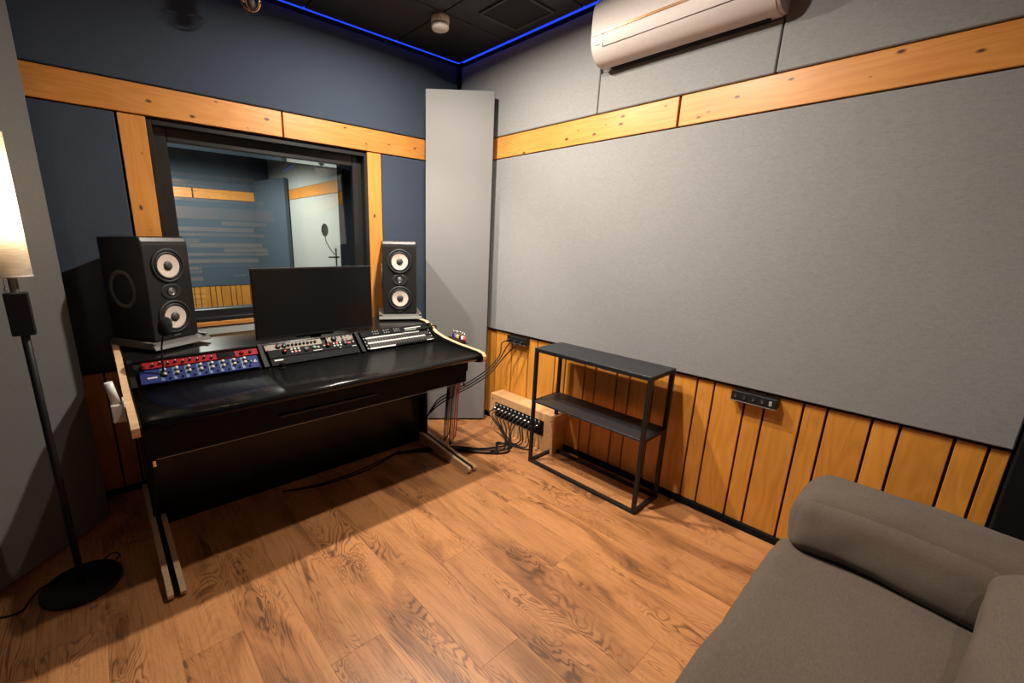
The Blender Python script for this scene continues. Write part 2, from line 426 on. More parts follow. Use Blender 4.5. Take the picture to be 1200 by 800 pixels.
# ================================================================== THE ROOM
B1, B2 = 2.126, 1.980          # the pine belt
PB = 0.741                     # bottom of the fabric, top of the wainscot
XL, YR = -2.98, -3.62          # left and rear walls
# ---- floor
fl = struct(G().box(XL-0.1, 0.1, YR-0.1, 0.1, -0.06, -0.012).build('floor', 'backing_black'))
pw, pl = 0.192, 1.285
x = 0.0; row = 0
mesh_cache = {}
while x > XL - 0.02:
    y = 0.03 + (0.37*row*1.7 % 1.0)*pl
    while y > YR-0.05:
        ya = min(y, 0.05); yb = max(y-pl, YR-0.05)
        if ya-yb > 0.03:
            key = round(ya-yb, 3)
            cx, cy = x-pw/2, (ya+yb)/2
            if key not in mesh_cache:
                o = board('floor_plank', 'floor_oak', fl, (cx, cy, -0.006), ya-yb-0.0004, pw-0.0004, 0.012, 'y', (0, 0, 1), 0.0004)
                mesh_cache[key] = o
            else:
                o = mesh_cache[key].copy(); COL.objects.link(o); o.location = (cx, cy, -0.006)
        y -= pl
    x -= pw; row += 1

# ---- ceiling: black tiles below a slab, gap all round for the LED strip
cl = struct(G().box(XL-0.1, 0.12, YR-0.1, 0.12, CEIL+0.07, CEIL+0.12).build('ceiling', 'backing_black'))
xs = [-0.045, -0.589, -1.207, -1.825, -2.443, XL+0.045]
ys = [-0.045, -0.551, -1.134, -1.74, -2.35, -2.96, YR+0.045]
for i in range(len(xs)-1):
    for j in range(len(ys)-1):
        G().box(xs[i+1]+0.004, xs[i]-0.004, ys[j+1]+0.004, ys[j]-0.004, CEIL, CEIL+0.02, 0.002).build('ceiling_tile', 'ceil_tile', cl)
z = CEIL+0.012
def led(name, a, b, label):
    p0, p1 = Vector(a), Vector(b)
    t = thing(name, label, 'light strip', (p0+p1)/2, 0, 'blue light strips round the ceiling')
    v = (p1-p0)/2
    hx, hy = max(abs(v.x), 0.016), max(abs(v.y), 0.016)
    G().box(-hx, hx, -hy, hy, 0, 0.006).build('light_tape', 'led_blue', t)
    G().box(-hx-0.002, hx+0.002, -hy-0.002, hy+0.002, 0.006, 0.012).build('backing_channel', 'backing_black', t)
led('led_strip', (XL+0.04, -0.020, z), (-0.02, -0.020, z), 'blue glowing light strip above the dark blue window wall')
led('led_strip', (-0.020, YR+0.04, z), (-0.020, -0.045, z), 'blue glowing light strip above the grey fabric wall')

# ---- right wall
wr = struct(G().box(0.030, 0.10, YR-0.1, 0.1, 0, CEIL+0.1).build('wall_right', 'backing_black'))
NX = (-1, 0, 0)
def pan_r(y0, y1, z0, z1, m='grey_fabric', t=0.028, face=-0.004):
    return board('fabric_panel', m, wr, (face+t/2, (y0+y1)/2, (z0+z1)/2), abs(y0-y1)-0.006, abs(z1-z0)-0.006, t, 'y', NX, 0.004)
YE = -3.05
pan_r(-0.02, YE, PB, B2)
pan_r(-0.02, -1.245, B1, CEIL-0.01)
pan_r(-1.245, -2.115, B1, 2.335)
pan_r(-1.245, -2.115, 2.335, CEIL-0.01, face=0.014, t=0.014)
pan_r(-2.115, YE, B1, CEIL-0.01)
for a, b in ((-0.02, -1.72), (-1.72, YE)):
    board('pine_board', 'pine', wr, (0.012, (a+b)/2, (B1+B2)/2), abs(a-b)-0.012, B1-B2-0.008, 0.03, 'y', NX)
j = [-0.02, -0.165, -0.25, -0.395, -0.48, -0.655, -0.82, -0.905, -1.065, -1.155, -1.309, -1.391, -1.539, -1.623, -1.768, -1.852]
yy = -1.9975; k = 0
while yy > YE:
    j.append(yy); yy -= (0.0835, 0.1455)[k % 2]; k += 1
j.append(YE)
for a, b in zip(j, j[1:]):
    if a-b < 0.02: continue
    board('wainscot_plank', 'amber_plank', wr, (0.026, (a+b)/2, (PB-0.012+0.035)/2), PB-0.012-0.035, a-b-0.009, 0.018, 'z', NX, 0.0015)
G().box(0.004, 0.03, YE, 0, 0.0, 0.034, 0.002).build('baseboard_strip', 'trim_black', wr)
bt = struct(G().box(-0.03, 0.03, YR, YE-0.004, 0, CEIL-0.02, 0.004).build('trim_1', 'trim_black'))

# ---- back wall with the control room window
WX0, WX1, WZ0, WZ1 = -2.034, -0.810, 0.922, 1.968
WT = 0.34
g = G()
g.box(XL-0.1, WX0, 0.030, WT, 0, CEIL+0.1).box(WX1, 0.10, 0.030, WT, 0, CEIL+0.1).box(WX0, WX1, 0.030, WT, 0, WZ0).box(WX0, WX1, 0.030, WT, WZ1, CEIL+0.1)
wb = struct(g.build('wall_back', 'backing_black'))
NY = (0, -1, 0)
def pan_b(x0, x1, z0, z1, m='blue_fabric', t=0.026):
    return board('fabric_panel', m, wb, ((x0+x1)/2, -0.004+t/2, (z0+z1)/2), abs(x1-x0)-0.006, abs(z1-z0)-0.006, t, 'x', NY, 0.004)
pan_b(XL, -0.02, B1, CEIL-0.01)
pan_b(XL, -2.156, PB-0.03, B2)
pan_b(-0.700, -0.02, PB-0.03, B2)
for a, b in ((XL, -1.360), (-1.360, -0.02)):
    board('pine_board', 'pine', wb, ((a+b)/2, 0.010, (B1+B2)/2), b-a-0.010, B1-B2-0.008, 0.034, 'x', NY)
for a, b in ((-2.151, -2.034), (-0.810, -0.702)):
    board('pine_board', 'pine', wb, ((a+b)/2, 0.010, (B2+PB-0.03)/2), B2-PB+0.03-0.006, b-a-0.004, 0.034, 'z', NY)
board('pine_board', 'pine', wb, ((WX0+WX1)/2, 0.006, 0.907), WX1-WX0-0.004, 0.026, 0.034, 'x', NY)
pan_b(WX0, WX1, PB-0.03, 0.893, 'white_fabric')
xx = XL; k = 0
while xx < -0.05:
    wd = (0.1455, 0.0835)[k % 2]
    board('wainscot_plank', 'amber_plank', wb, (xx+wd/2, 0.024, (PB-0.042+0.035)/2), PB-0.042-0.035, wd-0.009, 0.018, 'z', NY, 0.0015)
    xx += wd; k += 1
G().box(XL, -0.03, 0.004, 0.03, 0, 0.034, 0.002).build('baseboard_strip', 'trim_black', wb)

# ---- window: black reveal, frame bars, tilted pane, deep glossy jambs
wn = bpy.data.objects.new('window_1', None); COL.objects.link(wn); struct(wn)
wn.location = ((WX0+WX1)/2, 0, WZ0)
hw, hh = (WX1-WX0)/2, WZ1-WZ0
G().box(-hw, -hw+0.022, -0.004, 0.05, 0, hh, 0.002).build('reveal_strip', 'frame_black', wn)
G().box(hw-0.022, hw, -0.004, 0.05, 0, hh, 0.002).build('reveal_strip', 'frame_black', wn)
G().box(-hw+0.022, hw-0.022, -0.004, 0.05, hh-0.022, hh, 0.002).build('reveal_strip', 'frame_black', wn)
G().box(-hw+0.022, hw-0.022, -0.004, 0.05, 0, 0.022, 0.002).build('reveal_strip', 'frame_black', wn)
FB = 0.085
G().box(-hw, -hw+FB, 0.05, 0.085, 0, hh, 0.004).build('frame_bar', 'frame_black', wn)
G().box(hw-FB, hw, 0.05, 0.085, 0, hh, 0.004).build('frame_bar', 'frame_black', wn)
G().box(-hw+FB, hw-FB, 0.05, 0.085, hh-FB, hh, 0.004).build('frame_bar', 'frame_black', wn)
G().box(-hw+FB, hw-FB, 0.05, 0.085, 0, 0.062, 0.004).build('frame_bar', 'frame_black', wn)
gp = G().box(-hw+0.05, hw-0.05, -0.003, 0.003, -hh/2+0.05, hh/2-0.06).build('glass_pane', 'window_glass', wn, (0, 0.125, hh/2), (R(-2.8), 0, 0))
G().box(-hw+0.01, -hw+0.05, 0.085, WT+0.03, 0.02, hh-0.02, 0.002).build('jamb_liner', 'jamb_black', wn)
G().box(hw-0.05, hw-0.01, 0.085, WT+0.03, 0.02, hh-0.02, 0.002).build('jamb_liner', 'jamb_black', wn)
G().box(-hw+0.05, hw-0.05, 0.085, WT+0.03, hh-0.06, hh-0.02, 0.002).build('jamb_liner', 'jamb_black', wn)
G().box(-hw+0.05, hw-0.05, 0.085, WT+0.03, 0.0, 0.03, 0.002).build('jamb_liner', 'jamb_black', wn)

# ---- left and rear walls (seen only in reflections)
wl = struct(G().box(XL-0.10, XL, YR-0.1, 0.1, 0, CEIL+0.1).build('wall_left', 'blue_fabric'))
we = struct(G().box(XL-0.1, 0.1, YR-0.10, YR, 0, CEIL+0.1).build('wall_rear', 'blue_fabric'))
for a, b in ((XL+0.01, -1.95), (-1.95, -0.22)):
    board('pine_board', 'pine', we, ((a+b)/2, YR+0.016, (B1+B2)/2), b-a-0.008, B1-B2, 0.03, 'x', (0, 1, 0))
rng = random.Random(3)
zz = 0.78
while zz < CEIL-0.08:
    hgt = rng.choice((0.028, 0.036, 0.05))
    if not (zz+hgt > B2-0.02 and zz < B1+0.02):
        xa = XL+0.05+rng.random()*0.2
        while xa < -0.5:
            ln = 0.35+rng.random()*0.8
            xb = min(xa+ln, -0.36)
            dp = rng.choice((0.012, 0.025, 0.04))
            if rng.random() < 0.72 and xb-xa > 0.1:
                board('diffuser_slat', 'slat_wood', we, ((xa+xb)/2, YR+dp/2, zz+hgt/2), xb-xa, hgt, dp, 'x', (0, 1, 0), 0.001)
            xa = xb+0.01
    zz += hgt + rng.choice((0.012, 0.03, 0.045))

# ---- live room behind the window
BXR, BYF, BXL = 0.25, 5.45, -3.2
struct(G().box(BXL-0.1, BXR+0.1, WT, BYF+0.1, -0.06, 0.0).build('floor_live_room', 'booth_carpet'))
struct(G().box(BXL-0.1, BXR+0.1, WT, BYF+0.1, 2.74, 2.80).build('ceiling_live_room', 'ceil_tile'))
wf = struct(G().box(BXL-0.1, BXR+0.1, BYF, BYF+0.1, 0, 2.8).build('wall_live_room_far', 'backing_black'))
wg = struct(G().box(BXR, BXR+0.1, WT, BYF, 0, 2.8).build('wall_live_room_right', 'backing_black'))
struct(G().box(BXL-0.1, BXL, WT, BYF, 0, 2.8).build('wall_live_room_left', 'blue_fabric'))
for a, b in ((BXL, -0.95), (-0.95, BXR)):
    board('pine_board', 'pine', wf, ((a+b)/2, BYF-0.012, 2.053), b-a-0.02, 0.146, 0.034, 'x', NY)
board('fabric_panel', 'booth_blue', wf, ((BXL+BXR)/2, BYF-0.013, 2.42), BXR-BXL, 0.58, 0.026, 'x', NY)
board('fabric_panel', 'booth_blue', wf, ((BXL+BXR)/2, BYF-0.013, 1.28), BXR-BXL, 1.39, 0.026, 'x', NY)
xx = BXL; k = 0
while xx < BXR-0.05:
    wd = (0.1455, 0.0835, 0.0835)[k % 3]
    board('wainscot_plank', 'amber_plank', wf, (xx+wd/2, BYF-0.010, 0.34), 0.47, wd-0.012, 0.018, 'z', NY, 0.0015)
    xx += wd; k += 1
G().box(BXL, BXR, BYF-0.03, BYF, 0, 0.10, 0.003).build('baseboard_strip', 'trim_black', wf)
board('pine_board', 'pine', wg, (BXR-0.012, (WT+BYF)/2, 2.053), BYF-WT, 0.146, 0.034, 'y', NX)
board('fabric_panel', 'white_fabric', wg, (BXR-0.013, (WT+BYF)/2, 2.43), BYF-WT, 0.60, 0.026, 'y', NX)
board('fabric_panel', 'white_fabric', wg, (BXR-0.013, (WT+BYF)/2, 1.0), BYF-WT, 1.95, 0.026, 'y', NX)

# ================================================================== THINGS
def corner_panel(name, a, b, h, m, label, th=0.07, z0=0.0):
    a, b = Vector(a), Vector(b)
    mid = (a+b)/2; d = b-a; L = d.length
    t = thing(name, label, 'acoustic panel', (mid.x, mid.y, z0), math.atan2(d.y, d.x))
    # local x along the face, face towards -y
    G().box(-L/2, L/2, 0, th, 0.012, h, 0.006, 2).build('fabric_face', m, t)
    G().box(-L/2+0.02, L/2-0.02, 0.02, th-0.01, 0, 0.012).build('plinth', 'trim_black', t)
    return t
corner_panel('acoustic_panel', (-0.459, -0.195), (-0.086, -0.482), 2.395, 'corner_fabric', 'tall pale grey fabric panel set across the corner beside the monitor desk')
corner_panel('acoustic_panel', (-2.90, -0.666), (-2.452, -0.222), 2.395, 'left_panel_fabric', 'tall grey fabric panel across the corner behind the floor lamp')
corner_panel('acoustic_panel', (-0.06, 5.36), (0.14, 4.45), 2.30, 'booth_blue', 'tall blue fabric panel in the corner of the room behind the glass')

# ---- air conditioner
ac = thing('air_conditioner', 'white wall air conditioner with a copper trim line in a wall recess', 'air conditioner', (0.004, -1.705, 2.330))
ac.scale = (0.86, 1.0, 0.97)
prof = [(0.005, 0.02), (0.0, 0.30), (-0.13, 0.31), (-0.175, 0.300), (-0.198, 0.27), (-0.206, 0.22), (-0.207, 0.135), (-0.200, 0.085), (-0.178, 0.045), (-0.135, 0.012), (-0.08, 0.0), (-0.02, 0.004)]
hl = 0.42
def dense(poly, k=5):
    P = [Vector(p) for p in poly]; n = len(P); out = []
    for i in range(n):
        a, b, c, d = P[max(i-1, 0)], P[i], P[(i+1) % n], P[(i+2) % n]
        if i in (0, n-1, 1): out.append(tuple(b)); continue
        for q in range(k):
            t = q/k
            v = 0.5*((2*b)+(c-a)*t+(2*a-5*b+4*c-d)*t*t+(3*b-a-3*c+d)*t**3) if i < n-2 else b.lerp(c, t)
            out.append((v.x, v.y))
    return out
prof = dense(prof)
G().prism(prof, -hl+0.014, hl-0.014, 'y').build('body', 'ac_white', ac)
for sgn in (-1, 1):
    pr2 = [(-0.10+(u+0.10)*0.985, 0.15+(v-0.15)*0.97) for u, v in prof]
    a, b = sorted((sgn*(hl-0.014), sgn*hl))
    e = G().prism(pr2, a, b, 'y').build('end_cap', 'ac_white', ac)
    G().box(-0.16, -0.06, -0.004, 0.004, 0.03, 0.07, 0.003).build('end_vent', 'grey_plastic', e, (0.04, sgn*(hl-0.001), 0.0))
G().box(-0.211, -0.204, -hl+0.012, hl-0.012, 0.126, 0.138, 0.001).build('trim_line', 'copper', ac)
def on_prof(t):  # points along the lower front curve
    return t
lv = G()
lv.tube([(-0.196, -hl+0.07, 0.068), (-0.196, hl-0.07, 0.068)], 0.0016, 6)
lv.tube([(-0.196, hl-0.07, 0.068), (-0.207, hl-0.07, 0.126)], 0.0016, 6)
lv.build('louver_outline', 'ac_line', ac)
G().box(-0.060, -0.03, -hl+0.05, hl-0.05, -0.003, 0.010, 0.002).build('air_outlet', 'trim_black', ac)
G().box(-0.2095, -0.2065, 0.02, 0.05, 0.158, 0.166).build('logo', 'print_white', ac)
G().box(-0.203, -0.1995, hl-0.05, hl-0.025, 0.082, 0.088).build('marking', 'grey_plastic', ac)
G().box(-0.203, -0.1995, -hl+0.025, -hl+0.05, 0.082, 0.088).build('marking', 'grey_plastic', ac)
G().box(-0.02, 0.01, -hl+0.03, hl-0.03, 0.02, 0.28).build('mounting_plate', 'steel', ac)

# ---- smoke detector, ceiling vent
sd = thing('smoke_detector', 'round white smoke detector on the black ceiling', 'detector', (-0.569, -0.50, CEIL))
G().lathe([(0, 0), (0.052, 0), (0.054, -0.006), (0.054, -0.030), (0.050, -0.034), (0, -0.034)], n=32).build('base_ring', 'white_plastic', sd)
G().lathe([(0, -0.034), (0.047, -0.034), (0.052, -0.042), (0.052, -0.058), (0.046, -0.066), (0.012, -0.068), (0, -0.068)], n=32).build('sensor_cap', 'white_plastic', sd)
vt = thing('ceiling_vent', 'square dark ceiling vent with a narrow grey rim', 'vent', (-0.285, -0.845, CEIL))
q = 0.155
for x0, x1, y0, y1 in ((-q, q, q-0.016, q), (-q, q, -q, -q+0.016), (-q, -q+0.016, -q+0.016, q-0.016), (q-0.016, q, -q+0.016, q-0.016)):
    G().box(x0, x1, y0, y1, -0.010, 0.0, 0.002).build('rim', 'vent_grey', vt)
G().box(-q+0.016, q-0.016, -q+0.016, q-0.016, -0.004, 0.0).build('cover_plate', 'backing_black', vt)

# ---- caged spotlight near the window wall, downlights out of frame, the rear-wall one added
sp = thing('ceiling_spotlight', 'small black caged spotlight with copper wires above the window', 'spotlight', (-1.565, -0.27, CEIL))
G().lathe([(0, 0), (0.045, 0), (0.045, -0.02), (0, -0.02)], n=24).build('ceiling_rose', 'metal_black', sp)
G().cyl((0, 0, -0.02), (0, 0, -0.085), 0.008).build('stem', 'metal_black', sp)
G().lathe([(0, -0.085), (0.028, -0.085), (0.036, -0.10), (0.036, -0.135), (0.032, -0.135), (0.030, -0.11), (0, -0.108)], n=24).build('housing', 'metal_black', sp)
cg = sp
for a in range(4):
    th = a*PI/4
    pts = []
    for i in range(13):
        f = PI*i/12
        rr = 0.047*math.cos(f); zz2 = -0.145-0.052*math.sin(f)
        pts.append((rr*math.cos(th), rr*math.sin(th), zz2))
    G().tube(pts, 0.0016, 6, 3).build('cage_wire', 'copper', cg)
ring = [(0.047*math.cos(2*PI*i/24), 0.047*math.sin(2*PI*i/24), -0.145) for i in range(25)]
G().tube(ring, 0.0022, 6, 2).build('cage_ring', 'copper', cg)
G().lathe([(0, -0.135), (0.012, -0.135), (0.022, -0.152), (0.024, -0.165), (0.016, -0.180), (0, -0.186)], n=20).build('bulb', 'dust_cap', sp)
for nm, L0, lab in (('downlight', MAIN, 'round black recessed downlight above the mixing desk'), ('downlight', REAR, 'round black recessed downlight above the middle of the wooden floor'), ('downlight', BACK, 'round black downlight added out of view to light the slatted rear wall')):
    dl = thing(nm, lab, 'downlight', (L0[0], L0[1], CEIL), 0)
    G().lathe([(0.040, -0.001), (0.062, -0.001), (0.062, -0.010), (0.046, -0.014), (0.040, -0.006), (0.040, -0.001)], n=28).build('trim_ring', 'metal_black', dl)
    G().lathe([(0, -0.002), (0.040, -0.002), (0.040, -0.004), (0, -0.004)], n=28).build('lens', 'lens', dl)

# ---- floor lamp
fp = thing('floor_lamp', 'black floor lamp with a lit cylindrical cream shade and round base', 'floor lamp', (-2.562, -0.715, 0))
G().lathe([(0, 0.0), (0.130, 0.0), (0.133, 0.004), (0.133, 0.012), (0.128, 0.018), (0.02, 0.022), (0, 0.022)], n=40).build('base', 'metal_black', fp)
G().cyl((0, 0, 0.02), (0, 0, 1.30), 0.0125).build('pole', 'metal_black', fp)
G().box(-0.031, 0.031, -0.018, 0.018, 1.055, 1.205, 0.003).build('bracket', 'metal_black', fp)
sh = G().lathe([(0.054, 1.258), (0.054, 1.72)], n=40).build('lamp_shade', 'lamp_shade', fp)
G().lathe([(0.0542, 1.258), (0.0552, 1.258), (0.0552, 1.264), (0.0542, 1.264)], n=40).build('shade_rim', 'white_plastic', sh)
G().cyl((0, 0, 1.30), (0, 0, 1.38), 0.018).build('socket', 'metal_black', fp)
G().lathe([(0, 1.38), (0.014, 1.385), (0.030, 1.43), (0.030, 1.46), (0.018, 1.49), (0, 1.50)], n=20).build('bulb', 'bulb', fp)
ch = G().tube([(-0.02, -0.02, 1.33), (-0.02, -0.02, 1.225)], 0.0015, 6).build('pull_chain', 'steel', fp)
G().lathe([(0, 1.210), (0.005, 1.213), (0.005, 1.222), (0, 1.226)], Matrix.Translation((-0.02, -0.02, 0)), n=10).build('chain_end', 'steel', ch)
G().tube([(0.05, 0.05, 0.024), (0.085, 0.10, 0.028), (0.11, 0.115, 0.026), (0.128, 0.085, 0.026), (0.115, 0.06, 0.026)], 0.0035, 6).build('cord_loop', 'cable_black', fp)
G().tube([(-0.08, 0.06, 0.026), (-0.13, 0.06, 0.012), (-0.16, 0.02, 0.004), (-0.18, -0.03, 0.004), (-0.24, -0.02, 0.004), (-0.28, 0.03, 0.004)], 0.0035, 6).build('cord', 'cable_black', fp)
pld = bpy.data.lights.new('lamp_bulb_light', 'POINT'); pld.energy = 3; pld.color = (1.0, 0.74, 0.46); pld.shadow_soft_size = 0.03
plo = bpy.data.objects.new('lamp_bulb_light', pld); COL.objects.link(plo); plo.location = (0, 0, 1.55); plo.parent = fp

# ---- mixing desk
DX0, DX1 = -2.325, -0.655
dk = thing('studio_desk', 'wide black studio desk with pale plywood edges and slanted rack bays', 'desk', ((DX0+DX1)/2, -0.55, 0))
ox, oy = (DX0+DX1)/2, -0.55
HW = (DX1-DX0)/2
ST = 0.030
def W2(y): return y-oy
side = [(-0.10, 0.60), (-0.10, 0.878), (-0.30, 0.880), (-0.43, 0.880), (-0.490, 0.876), (-0.530, 0.863), (-0.565, 0.843), (-0.61, 0.820), (-0.70, 0.800), (-0.85, 0.786), (-1.03, 0.778),
        (-1.062, 0.772), (-1.078, 0.756), (-1.078, 0.738), (-1.066, 0.722), (-1.03, 0.714), (-0.95, 0.705), (-0.70, 0.66)]
sidel = [(W2(u), v) for u, v in side]
def offset_poly(poly, d):
    n = len(poly); out = []
    A = sum(poly[i][0]*poly[(i+1) % n][1]-poly[(i+1) % n][0]*poly[i][1] for i in range(n))
    sg = 1 if A > 0 else -1
    for i in range(n):
        p, q, r = Vector(poly[i-1]), Vector(poly[i]), Vector(poly[(i+1) % n])
        e1, e2 = (q-p).normalized(), (r-q).normalized()
        nn = Vector((e1.y, -e1.x))*sg + Vector((e2.y, -e2.x))*sg
        nn.normalize(); c = max(0.4, nn.dot(Vector((e1.y, -e1.x))*sg))
        out.append((q.x+nn.x*d/c, q.y+nn.y*d/c))
    return out
rim_out = offset_poly(sidel, 0.0025)
for x0, x1 in ((-HW, -HW+ST), (HW-ST, HW)):
    sp_ = G().prism(sidel, x0, x1, 'x').build('side_panel', 'desk_matte', dk)
    # plywood edge strip round the panel (outer half bare wood)
    g = G(); n = len(sidel)
    xa, xb = (x0-0.0006, x0+0.024) if x0 < 0 else (x1-0.024, x1+0.0006)
    va = [[g.bm.verts.new((xx_, p[0], p[1])) for p in rim_out] for xx_ in (xa, xb)]
    inn = offset_poly(sidel, -0.001)
    vi = [[g.bm.verts.new((xx_, p[0], p[1])) for p in inn] for xx_ in (xa, xb)]
    for i in range(n):
        k2 = (i+1) % n
        g.bm.faces.new((va[0][i], va[0][k2], va[1][k2], va[1][i]))
        g.bm.faces.new((va[0][i], vi[0][i], vi[0][k2], va[0][k2]))
        g.bm.faces.new((va[1][i], va[1][k2], vi[1][k2], vi[1][i]))
    g.build('plywood_edge', 'plywood', sp_)
IX = HW-ST
def dbox(x0, x1, y0, y1, z0, z1, b=0.003): return G().box(x0, x1, W2(y0), W2(y1), z0, z1, b, 2)
# work surface with rounded front lip
lip = [(-0.645, 0.770)] + [(-1.050-0.019*math.sin(a*PI/12), 0.751+0.019*math.cos(a*PI/12)) for a in range(13)] + [(-0.645, 0.732)]
G().prism([(W2(u), v) for u, v in lip], -IX+0.0005, IX-0.0005, 'x', True).build('work_surface', 'desk_black', dk)
G().prism([(W2(u), v) for u, v in [(-0.12, 0.868), (-0.524, 0.868), (-0.530, 0.864), (-0.530, 0.856), (-0.12, 0.850)]], -IX+0.0005, IX-0.0005, 'x').build('upper_shelf', 'desk_black', dk)
# rack back boards and dividers (slanted)
ra, rb = Vector((0, -0.640, 0.772)), Vector((0, -0.532, 0.868))
ru = (rb-ra).normalized(); RH = (rb-ra).length
rn = Vector((0, ru.z*-1, ru.y))          # outward normal
G().prism([(W2(-0.622), 0.771), (W2(-0.528), 0.8495), (W2(-0.12), 0.8495), (W2(-0.12), 0.771)], -IX+0.001, IX-0.001, 'x').build('rack_housing', 'desk_matte', dk)
bays = [(-2.270, -1.762), (-1.735, -1.225), (-1.200, -0.690)]
rmat = Matrix(((1, 0, 0), (0, ru.y, rn.y), (0, ru.z, rn.z))).to_4x4()   # local x, y=up face, z=outward
def rack_place(o, xc, t):     # t = fraction up the face of the unit centre
    p = ra + ru*RH*t
    o.matrix_world = Matrix.Translation((xc, p.y, p.z)) @ rmat
for xd in (-2.2825, -1.7485, -1.2125, -0.6775):
    d_ = G().box(-0.0105, 0.0105, -RH/2, RH/2, -0.012, 0.010, 0.001).build('rack_divider', 'desk_matte', dk)
    p = ra+ru*RH*0.5
    d_.matrix_local = Matrix.Translation((xd-ox, p.y-oy, p.z)) @ rmat
# drawer box under the surface
dbox(-IX+0.012, IX-0.030, -0.975, -0.15, 0.585, 0.731).build('drawer_case', 'desk_matte', dk)
dbox(-IX+0.012, IX-0.030, -0.988, -0.9755, 0.655, 0.731, 0.002).build('drawer_front', 'desk_matte', dk)
dbox(-0.32, 0.16, -0.994, -0.9765, 0.638, 0.648, 0.002).build('drawer_pull', 'shelf_top', dk)
dbox(-IX+0.03, IX-0.045, -0.982, -0.978, 0.5815, 0.5845, 0.0005).build('tray_rail', 'grey_plastic', dk)
for sx in (-IX+0.022, IX-0.048):
    dbox(sx-0.006, sx+0.006, -0.990, -0.972, 0.560, 0.584, 0.002).build('rail_bracket', 'chrome', dk)
# modesty panel, legs and feet
dbox(-IX+0.005, IX-0.005, -0.512, -0.490, 0.030, 0.584, 0.002).build('modesty_panel', 'gloss_black', dk)
for s in (-1, 1):
    xo = s*(HW-0.052)
    lg = dbox(xo-0.0105, xo+0.0105, -0.55, -0.12, 0.0, 0.59, 0.002).build('leg', 'desk_matte', dk)
    for off in (-0.0215, 0.0215):
        foot = [(-1.03, 0.006), (-1.045, 0.016), (-1.047, 0.030), (-1.036, 0.042), (-0.90, 0.052), (-0.56, 0.090), (-0.14, 0.090), (-0.14, 0.0), (-1.02, 0.0)]
        G().prism([(W2(u), v) for u, v in foot], xo+off-0.0105, xo+off+0.0105, 'x').build('foot_plate', 'plywood', lg)
    G().prism([(W2(u+0.012) if u < -1 else W2(u), v*0.93) for u, v in foot], xo-0.0108, xo+0.0108, 'x').build('foot_core', 'gloss_black', lg)
def wpart(g, name, m, parent): return g.build(name, m, parent)

# ---- rack units
def rack_unit(name, label, cat, xc, t, w, h, m, group=None):
    o = thing(name, label, cat, group=group)
    rack_place(o, xc, t)
    G().box(-w/2, w/2, -h/2, h/2, -0.010, 0.004, 0.0015).build('faceplate', m, o)
    return o
def knob(o, x, y, r, m, h=0.012, z=0.004, n=14, name='knob'):
    return G().lathe([(0, z+h), (r*0.8, z+h), (r, z+h*0.7), (r*1.05, z), (0, z)], Matrix.Translation((x, y, 0)), n=n).build(name, m, o)
b1c = (bays[0][0]+bays[0][1])/2
# red interface
u = rack_unit('audio_interface', 'bright red one-unit audio interface in the left rack bay', 'audio interface', b1c+0.012, 0.745, 0.478, 0.036, 'red_panel')
for i in range(9): knob(u, -0.20+i*0.029, -0.004+0.006*(i % 2), 0.0055, 'knob_black', 0.010)
for i in range(9): G().box(-0.2015+i*0.029, -0.1985+i*0.029, -0.003+0.006*(i % 2), 0.003+0.006*(i % 2), 0.0143, 0.0150).build('knob_pointer', 'print_white', u)
G().box(0.055, 0.135, -0.015, 0.015, 0.0045, 0.006).build('display', 'gloss_black', u)
knob(u, 0.165, 0, 0.010, 'red_panel', 0.012); knob(u, 0.205, 0, 0.007, 'knob_black', 0.010)
# blue preamp
u = rack_unit('preamp', 'blue eight-channel preamp with rows of cream knobs', 'preamp', b1c, 0.335, 0.482, 0.072, 'blue_panel')
for i in range(8):
    x = -0.150+i*0.047
    G().box(x-0.017, x-0.005, -0.032, 0.032, 0.0042, 0.0052).build('channel_strip', 'blue_strip', u)
    knob(u, x, 0.022, 0.0075, 'cream_knob', 0.014); knob(u, x, -0.002, 0.0075, 'cream_knob', 0.014)
    knob(u, x+0.018, -0.022, 0.004, 'knob_black', 0.008); knob(u, x+0.018, 0.010, 0.004, 'knob_black', 0.008)
G().box(-0.215, -0.180, -0.012, -0.004, 0.0042, 0.005).build('logo', 'print_white', u)
G().prism([(0.218, -0.004), (0.226, 0.012), (0.230, 0.012), (0.226, 0.0), (0.234, 0.0), (0.234, -0.004)], 0.0042, 0.005, 'z').build('logo', 'print_white', u)
knob(u, 0.205, 0.0, 0.006, 'green', 0.008)
b2c = (bays[1][0]+bays[1][1])/2
u = rack_unit('headphone_amplifier', 'long silver rack unit with a row of round black knobs', 'headphone amplifier', b2c-0.098, 0.80, 0.300, 0.038, 'silver_panel')
for i in range(2): knob(u, -0.085+i*0.032, 0.0, 0.013, 'knob_black', 0.010)
for i in range(8): knob(u, -0.030+i*0.0205, 0.0, 0.0072, 'knob_black', 0.010)
for sx in (-0.14, ):
    for sy in (-0.015, 0.015): knob(u, sx, sy, 0.003, 'knob_black', 0.003)
u = rack_unit('monitor_controller', 'short silver rack unit with one big black knob', 'controller', b2c+0.162, 0.80, 0.158, 0.038, 'silver_panel')
knob(u, -0.038, 0.0, 0.016, 'knob_black', 0.014)
for x, y, r in ((0.012, 0.010, 0.006), (0.012, -0.010, 0.006), (0.035, 0.012, 0.004), (0.035, -0.010, 0.003), (0.070, 0.014, 0.004), (0.070, -0.014, 0.004), (-0.070, 0.014, 0.003), (-0.070, -0.014, 0.003)): knob(u, x, y, r, 'knob_black', 0.006)
u = rack_unit('channel_strip', 'black rack unit with small lit buttons below the silver units', 'channel strip', b2c, 0.50, 0.482, 0.046, 'rack_black')
